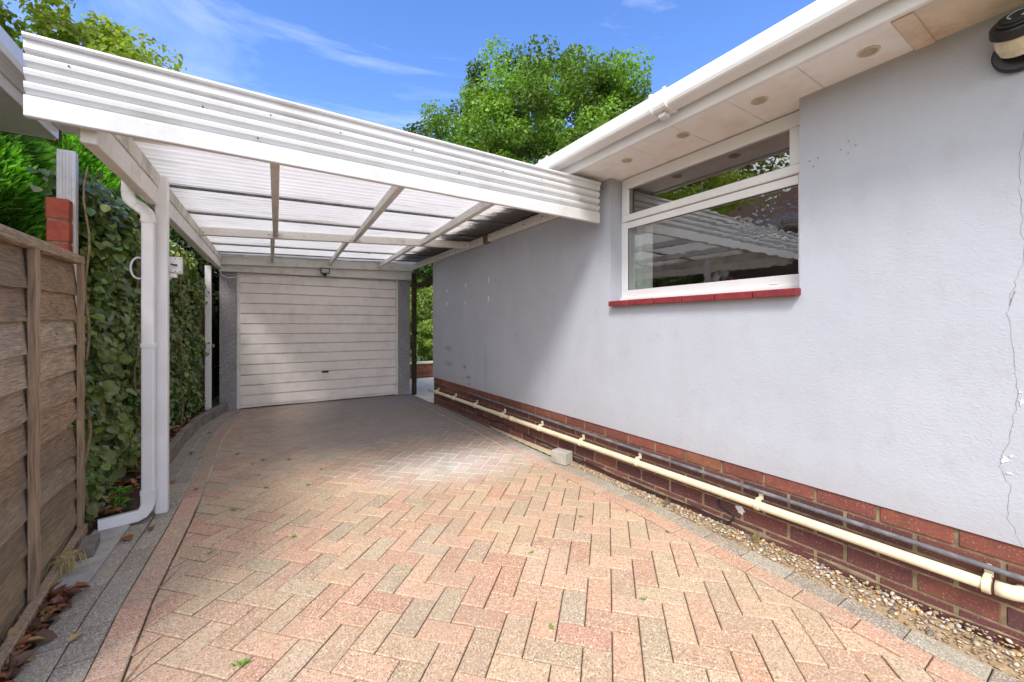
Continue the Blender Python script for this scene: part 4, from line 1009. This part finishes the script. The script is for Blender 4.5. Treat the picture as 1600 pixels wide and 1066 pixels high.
# gravel strip
ico = [(0, 0, 1), (.894, 0, .447), (.276, .851, .447), (-.724, .526, .447), (-.724, -.526, .447), (.276, -.851, .447), (.724, .526, -.447), (-.276, .851, -.447), (-.894, 0, -.447), (-.276, -.851, -.447), (.724, -.526, -.447), (0, 0, -1)]
icf = [(0, 1, 2), (0, 2, 3), (0, 3, 4), (0, 4, 5), (0, 5, 1), (1, 6, 2), (2, 7, 3), (3, 8, 4), (4, 9, 5), (5, 10, 1), (2, 6, 7), (3, 7, 8), (4, 8, 9), (5, 9, 10), (1, 10, 6), (6, 11, 7), (7, 11, 8), (8, 11, 9), (9, 11, 10), (10, 11, 6)]
def stones(n, fx0, fx1, ya, yb, s0, s1, seed, zf):
    r = np.random.default_rng(seed); I = np.array(ico); y = ya+(yb-ya)*r.uniform(0, 1, n)
    x = np.array([fx0(q) for q in y])+r.uniform(0, 1, n)**.8*np.array([fx1(q)-fx0(q) for q in y]); s = r.uniform(s0, s1, n)*r.uniform(.6, 1, n)
    sc = np.stack([s*r.uniform(.8, 1.3, n), s*r.uniform(.8, 1.4, n), s*r.uniform(.35, .7, n)], 1)
    ang = r.uniform(0, 6.28, n); ca, sa = np.cos(ang), np.sin(ang)
    V = I[None]*sc[:, None, :]*(1+.18*r.normal(size=(n, 12, 1))); X = V[..., 0]*ca[:, None]-V[..., 1]*sa[:, None]; Y = V[..., 0]*sa[:, None]+V[..., 1]*ca[:, None]; tl = r.normal(size=(n, 1))*.4
    Z = V[..., 2]+X*tl; z = np.array([zf(a, b) for a, b in zip(x, y)])
    cols = np.array([(.62, .55, .45), (.70, .66, .60), (.48, .30, .13), (.35, .25, .18), (.60, .40, .20), (.20, .19, .20), (.52, .46, .38), (.30, .20, .13)])
    t = cols[r.integers(0, len(cols), n)]*r.uniform(.7, 1.15, (n, 1))
    return np.stack([X+x[:, None], Y+y[:, None], Z+z[:, None]+s[:, None]*.3], 2).reshape(-1, 3), t
v1, t1 = stones(2300, lambda y: xr(y)+.003, lambda y: 2.198, -.6, 1.9, .003, .0105, 3, lambda a, b: .0+.3*(a-xr(b))*1.0)
v2, t2 = stones(1500, lambda y: xr(y)-.005, lambda y: 2.195, 1.6, 2.62, .003, .008, 4, lambda a, b: .0+.25*(a-xr(b)))
v3, t3 = stones(160, lambda y: xr(y)-.09, lambda y: xr(y)+.01, 1.0, 2.6, .002, .005, 5, lambda a, b: .001)
o = mesh_np('gravel', np.concatenate([v1, v2, v3]), icf, 12, np.concatenate([t1, t2, t3]), 'pebble'); tag(o, 'mixed pale and brown pebbles filling the strip under the brick base', 'gravel', kind='stuff')
for i, (x, y) in enumerate(((2.16, 1.10), (2.155, 1.62))):
    m = MB(); rr = random.Random(i)
    for k in range(24):
        a = rr.uniform(0, 6.28); l = rr.uniform(.02, .06); d = Vector((math.cos(a)*.4, math.sin(a)*.4, 1)); s2 = Vector((.003, .003, 0)); p = Vector((rr.gauss(0, .006), rr.gauss(0, .01), 0)); m.face([p-s2, p+d*l*.6+s2, p+d*l, p+d*l*.6-s2*2])
    o = m.build('weed', 'dry_grass'); o.location = (x, y, .015); tag(o, ['yellowing weed in the gravel below the nearest middle pipe bracket', 'small dry weed in the gravel farther along the brick base'][i], 'weed')

# ================================================================== NEIGHBOUR'S EAVES (left)
nb_ = empty('neighbour_house', (-3, 2, 0), "neighbour's building with white eaves jutting over the fence at top left", 'house')
XE = -1.17; YE = 4.05; YB = 2.15
m = MB(); m.box(XE-.02, XE, YB, YE, 2.425, 2.60); m.build('fascia_board', 'white_upvc', nb_, bevel=.004)
m = MB(); y = YE
while y > YB+.2:
    m.box(-1.72, XE-.021, y-.298, y, 2.43, 2.442); y -= .3
m.build('soffit', 'white_upvc', nb_, bevel=.002)
m = MB(); sgN = [(-.05, 0), (.04, 0), (.055, .02), (.06, .09), (.052, .09), (.045, .02), (.035, .01), (-.045, .01), (-.05, .09), (-.056, .09)]
m.grid([[(XE+.06+a, YB, 2.49+b) for a, b in sgN], [(XE+.06+a, YE+.03, 2.49+b) for a, b in sgN]], closed=True); m.face([(XE+.06+a, YE+.03, 2.49+b) for a, b in sgN[:4]+sgN[-1:]]); m.build('gutter', 'white_upvc', nb_)
m = MB(); m.face([(XE-.0, YB, 2.605), (XE, YE+.05, 2.605), (-4.5, YE+.05, 4.0), (-4.5, YB, 4.0)]); m.face([(XE, YE+.05, 2.6), (-4.5, YE+.05, 3.99), (-4.5, YE+.05, 2.43), (XE, YE+.05, 2.43)]); m.build('roof', 'roof_tile', nb_)
m = MB(); m.box(-5, -1.72, .4, 3.75, 0, 2.43); m.build('wall', 'neighbour_brick', nb_)
m = MB(); m.beam((XE-.02, YE+.012, 2.50), (-1.74, YE+.012, 2.50), .022, .15); m.build('barge_board', 'white_upvc', nb_, bevel=.003)

# ================================================================== TREES AND GARDEN
tree('oak_tree', (11.2, 14.6, 0), 12.4, 5.7, 'large round green oak rising behind the carport roof and house gutter', 'tree', 'oak_leaf', .13, 560, 330, 5, .38, .2, clump_r=(.4, .85), bright=(.5, 1.7))
tree('hawthorn_tree', (-4.3, 8.6, 0), 7.0, 3.3, 'loose leafy tree behind the neighbour eaves at top left', 'tree', 'hawthorn_leaf', .085, 260, 260, 8, .16, .25, clump_r=(.25, .55))
tree('broadleaf_tree', (-9.8, 8.4, 0), 9.5, 4.0, 'broad tree standing beyond the left neighbour', 'tree', 'hawthorn_leaf', .16, 130, 170, 18, .2, .2, clump_r=(.5, .9))
# conifer hedge: flat feathery sprays
def conifer(loc, h, rad, n, seed, label, group=None):
    t = empty('conifer', loc, label, 'conifer', group); L = Vector(loc); r = np.random.default_rng(seed)
    m = MB(); m.tube([L, L+Vector((0, 0, h*.9))], .09, 8, rs=[1, .2]); tr_ = m.build('trunk', 'bark', t, smooth=True)
    m = MB(); rr = random.Random(seed)
    for i in range(320):
        a = rr.uniform(0, 6.28); z = rr.uniform(.12, .95)*h; l = rad*rr.uniform(.5, .95)*(1-.4*(z/h)**2); s0 = L+Vector((0, 0, z)); e = s0+Vector((math.cos(a)*l, math.sin(a)*l, rr.uniform(-.15, .25)))
        m.tube([s0, s0.lerp(e, .5)+Vector((0, 0, -.05)), e], .008, 4, rs=[1.4, .8, .3])
    m.build('branches', 'twig', tr_)
    z = h*(.60+.40*r.uniform(0, 1, n)); rr_ = rad*(1-.55*((z/h-.4)/.6).clip(0, 1)**2)*(r.uniform(.78, 1.04, n)); a = r.uniform(0, 6.283, n)
    rr_ *= 1+.10*np.sin(a*7+z*5)+.07*np.sin(a*13-z*9)
    P = np.stack([L.x+rr_*np.cos(a), L.y+rr_*np.sin(a), z], 1); out_ = np.stack([np.cos(a), np.sin(a), np.full(n, .55)], 1)
    dr = unit(out_+r.normal(size=(n, 3))*.28); nrm = unit(np.cross(dr, r.normal(size=(n, 3)))); Ln = .085*r.uniform(.6, 1.3, n); W_ = Ln*.26
    c = r.uniform(.55, 1.5, n)*(.7+.3*np.sin(a*7+z*5)); tt = np.stack([c*1.0, c, c*.8], 1)
    mesh_np('sprays', leaf_verts(P, nrm, dr, Ln, W_, .1), LEAF2, 6, tt, 'conifer_leaf', t)
conifer((-2.35, 5.5, 0), 3.05, .95, 48000, 1, 'bright green feathery conifer left of the red brick pier under the white eaves', 'conifers behind the fence')
conifer((-1.95, 6.9, 0), 3.3, 1.0, 26000, 2, 'green conifer with bare brown inner twigs behind the ivy', 'conifers behind the fence')
conifer((-1.35, 8.5, 0), 3.9, 1.0, 14000, 3, 'dark conifer farthest back beside the garage wall', 'conifers behind the fence')

def hedge(loc, h, rad, seed, label): return tree('laurel_bush', loc, h, rad, label, 'bush', 'ivy_leaf', .075, 110, 200, seed, .06, .0, None, clump_r=(.2, .4), bright=(.25, .8))
hedge((-1.12, 7.7, 0), 2.9, .62, 51, 'dark bushy evergreen between the back fence and the garage wall')
hedge((-1.25, 9.6, 0), 3.4, .75, 52, 'tall dark evergreen farther back along the garage side')
# garden seen through the gap
gw = empty('garden_wall', (3.4, 8.65, 0), 'low red brick garden wall with a pale coping beyond the paved gap', 'wall')
m = MB()
for k in range(4):
    x = 1.6+(.11 if k % 2 else 0)
    while x < 6.5: m.box(x, x+.215, 8.6, 8.7, .0+k*.075, .066+k*.075, pick([((.40, .16, .09), 3), ((.34, .12, .08), 2)])); x += .225
m.build('bricks', 'brick', gw, bevel=.003)
m = MB(); m.box(1.6, 6.6, 8.607, 8.693, 0, .296); m.build('mortar', 'mortar', gw)
m = MB(); m.box(1.58, 6.62, 8.57, 8.73, .30, .345); m.build('coping', 'slab_stone', gw, bevel=.004)
pf = empty('picket_fence', (3.4, 9.6, 0), 'low pale green picket fence behind the garden wall', 'fence')
for i in range(24):
    x = 2.4+i*.13; m = MB(); m.hexa([(x, 9.6, .0), (x+.07, 9.6, 0), (x+.07, 9.62, 0), (x, 9.62, 0), (x+.0, 9.6, .62), (x+.07, 9.6, .62), (x+.07, 9.62, .62), (x+.0, 9.62, .62)]); m.hexa([(x, 9.6, .62), (x+.07, 9.6, .62), (x+.07, 9.62, .62), (x, 9.62, .62), (x+.033, 9.6, .68), (x+.037, 9.6, .68), (x+.037, 9.62, .68), (x+.033, 9.62, .68)]); m.build('picket', 'green_paint', pf)
m = MB(); m.box(2.4, 5.6, 9.621, 9.65, .2, .26); m.build('rail', 'green_paint', pf); m = MB(); m.box(2.4, 5.6, 9.621, 9.65, .48, .54); m.build('rail', 'green_paint', pf)
def shrub(name, loc, h, rad, mat, leaf, ncl, per, seed, label, group=None, bright=(.55, 1.35)):
    return tree(name, loc, h, rad, label, 'shrub', mat, leaf, ncl, per, seed, .05, .0, group, clump_r=(.12*h, .2*h), bright=bright)
shrub('box_shrub', (3.55, 9.15, .3), .95, .42, 'shrub_leaf', .045, 40, 220, 31, 'rounded yellow-green shrub just behind the low brick wall', bright=(.9, 1.6))
shrub('garden_shrub', (4.2, 11.6, 0), 2.3, 1.1, 'shrub_leaf', .09, 60, 240, 32, 'broad leafy shrub beyond the picket fence')
shrub('garden_shrub', (5.5, 12.5, 0), 2.6, 1.3, 'oak_leaf', .09, 60, 240, 33, 'darker green shrub to the right beyond the picket fence')
tree('garden_tree', (5.2, 15.0, 0), 6.5, 2.6, 'dark green tree filling the gap between the garage and the house', 'tree', 'oak_leaf', .14, 110, 220, 34, .18, .08, clump_r=(.4, .75), bright=(.35, 1.1))
tree('garden_tree', (2.4, 16.5, 0), 6.0, 2.5, 'green tree hidden mostly behind the garage', 'tree', 'oak_leaf', .15, 80, 180, 35, .18, .08, clump_r=(.4, .75))
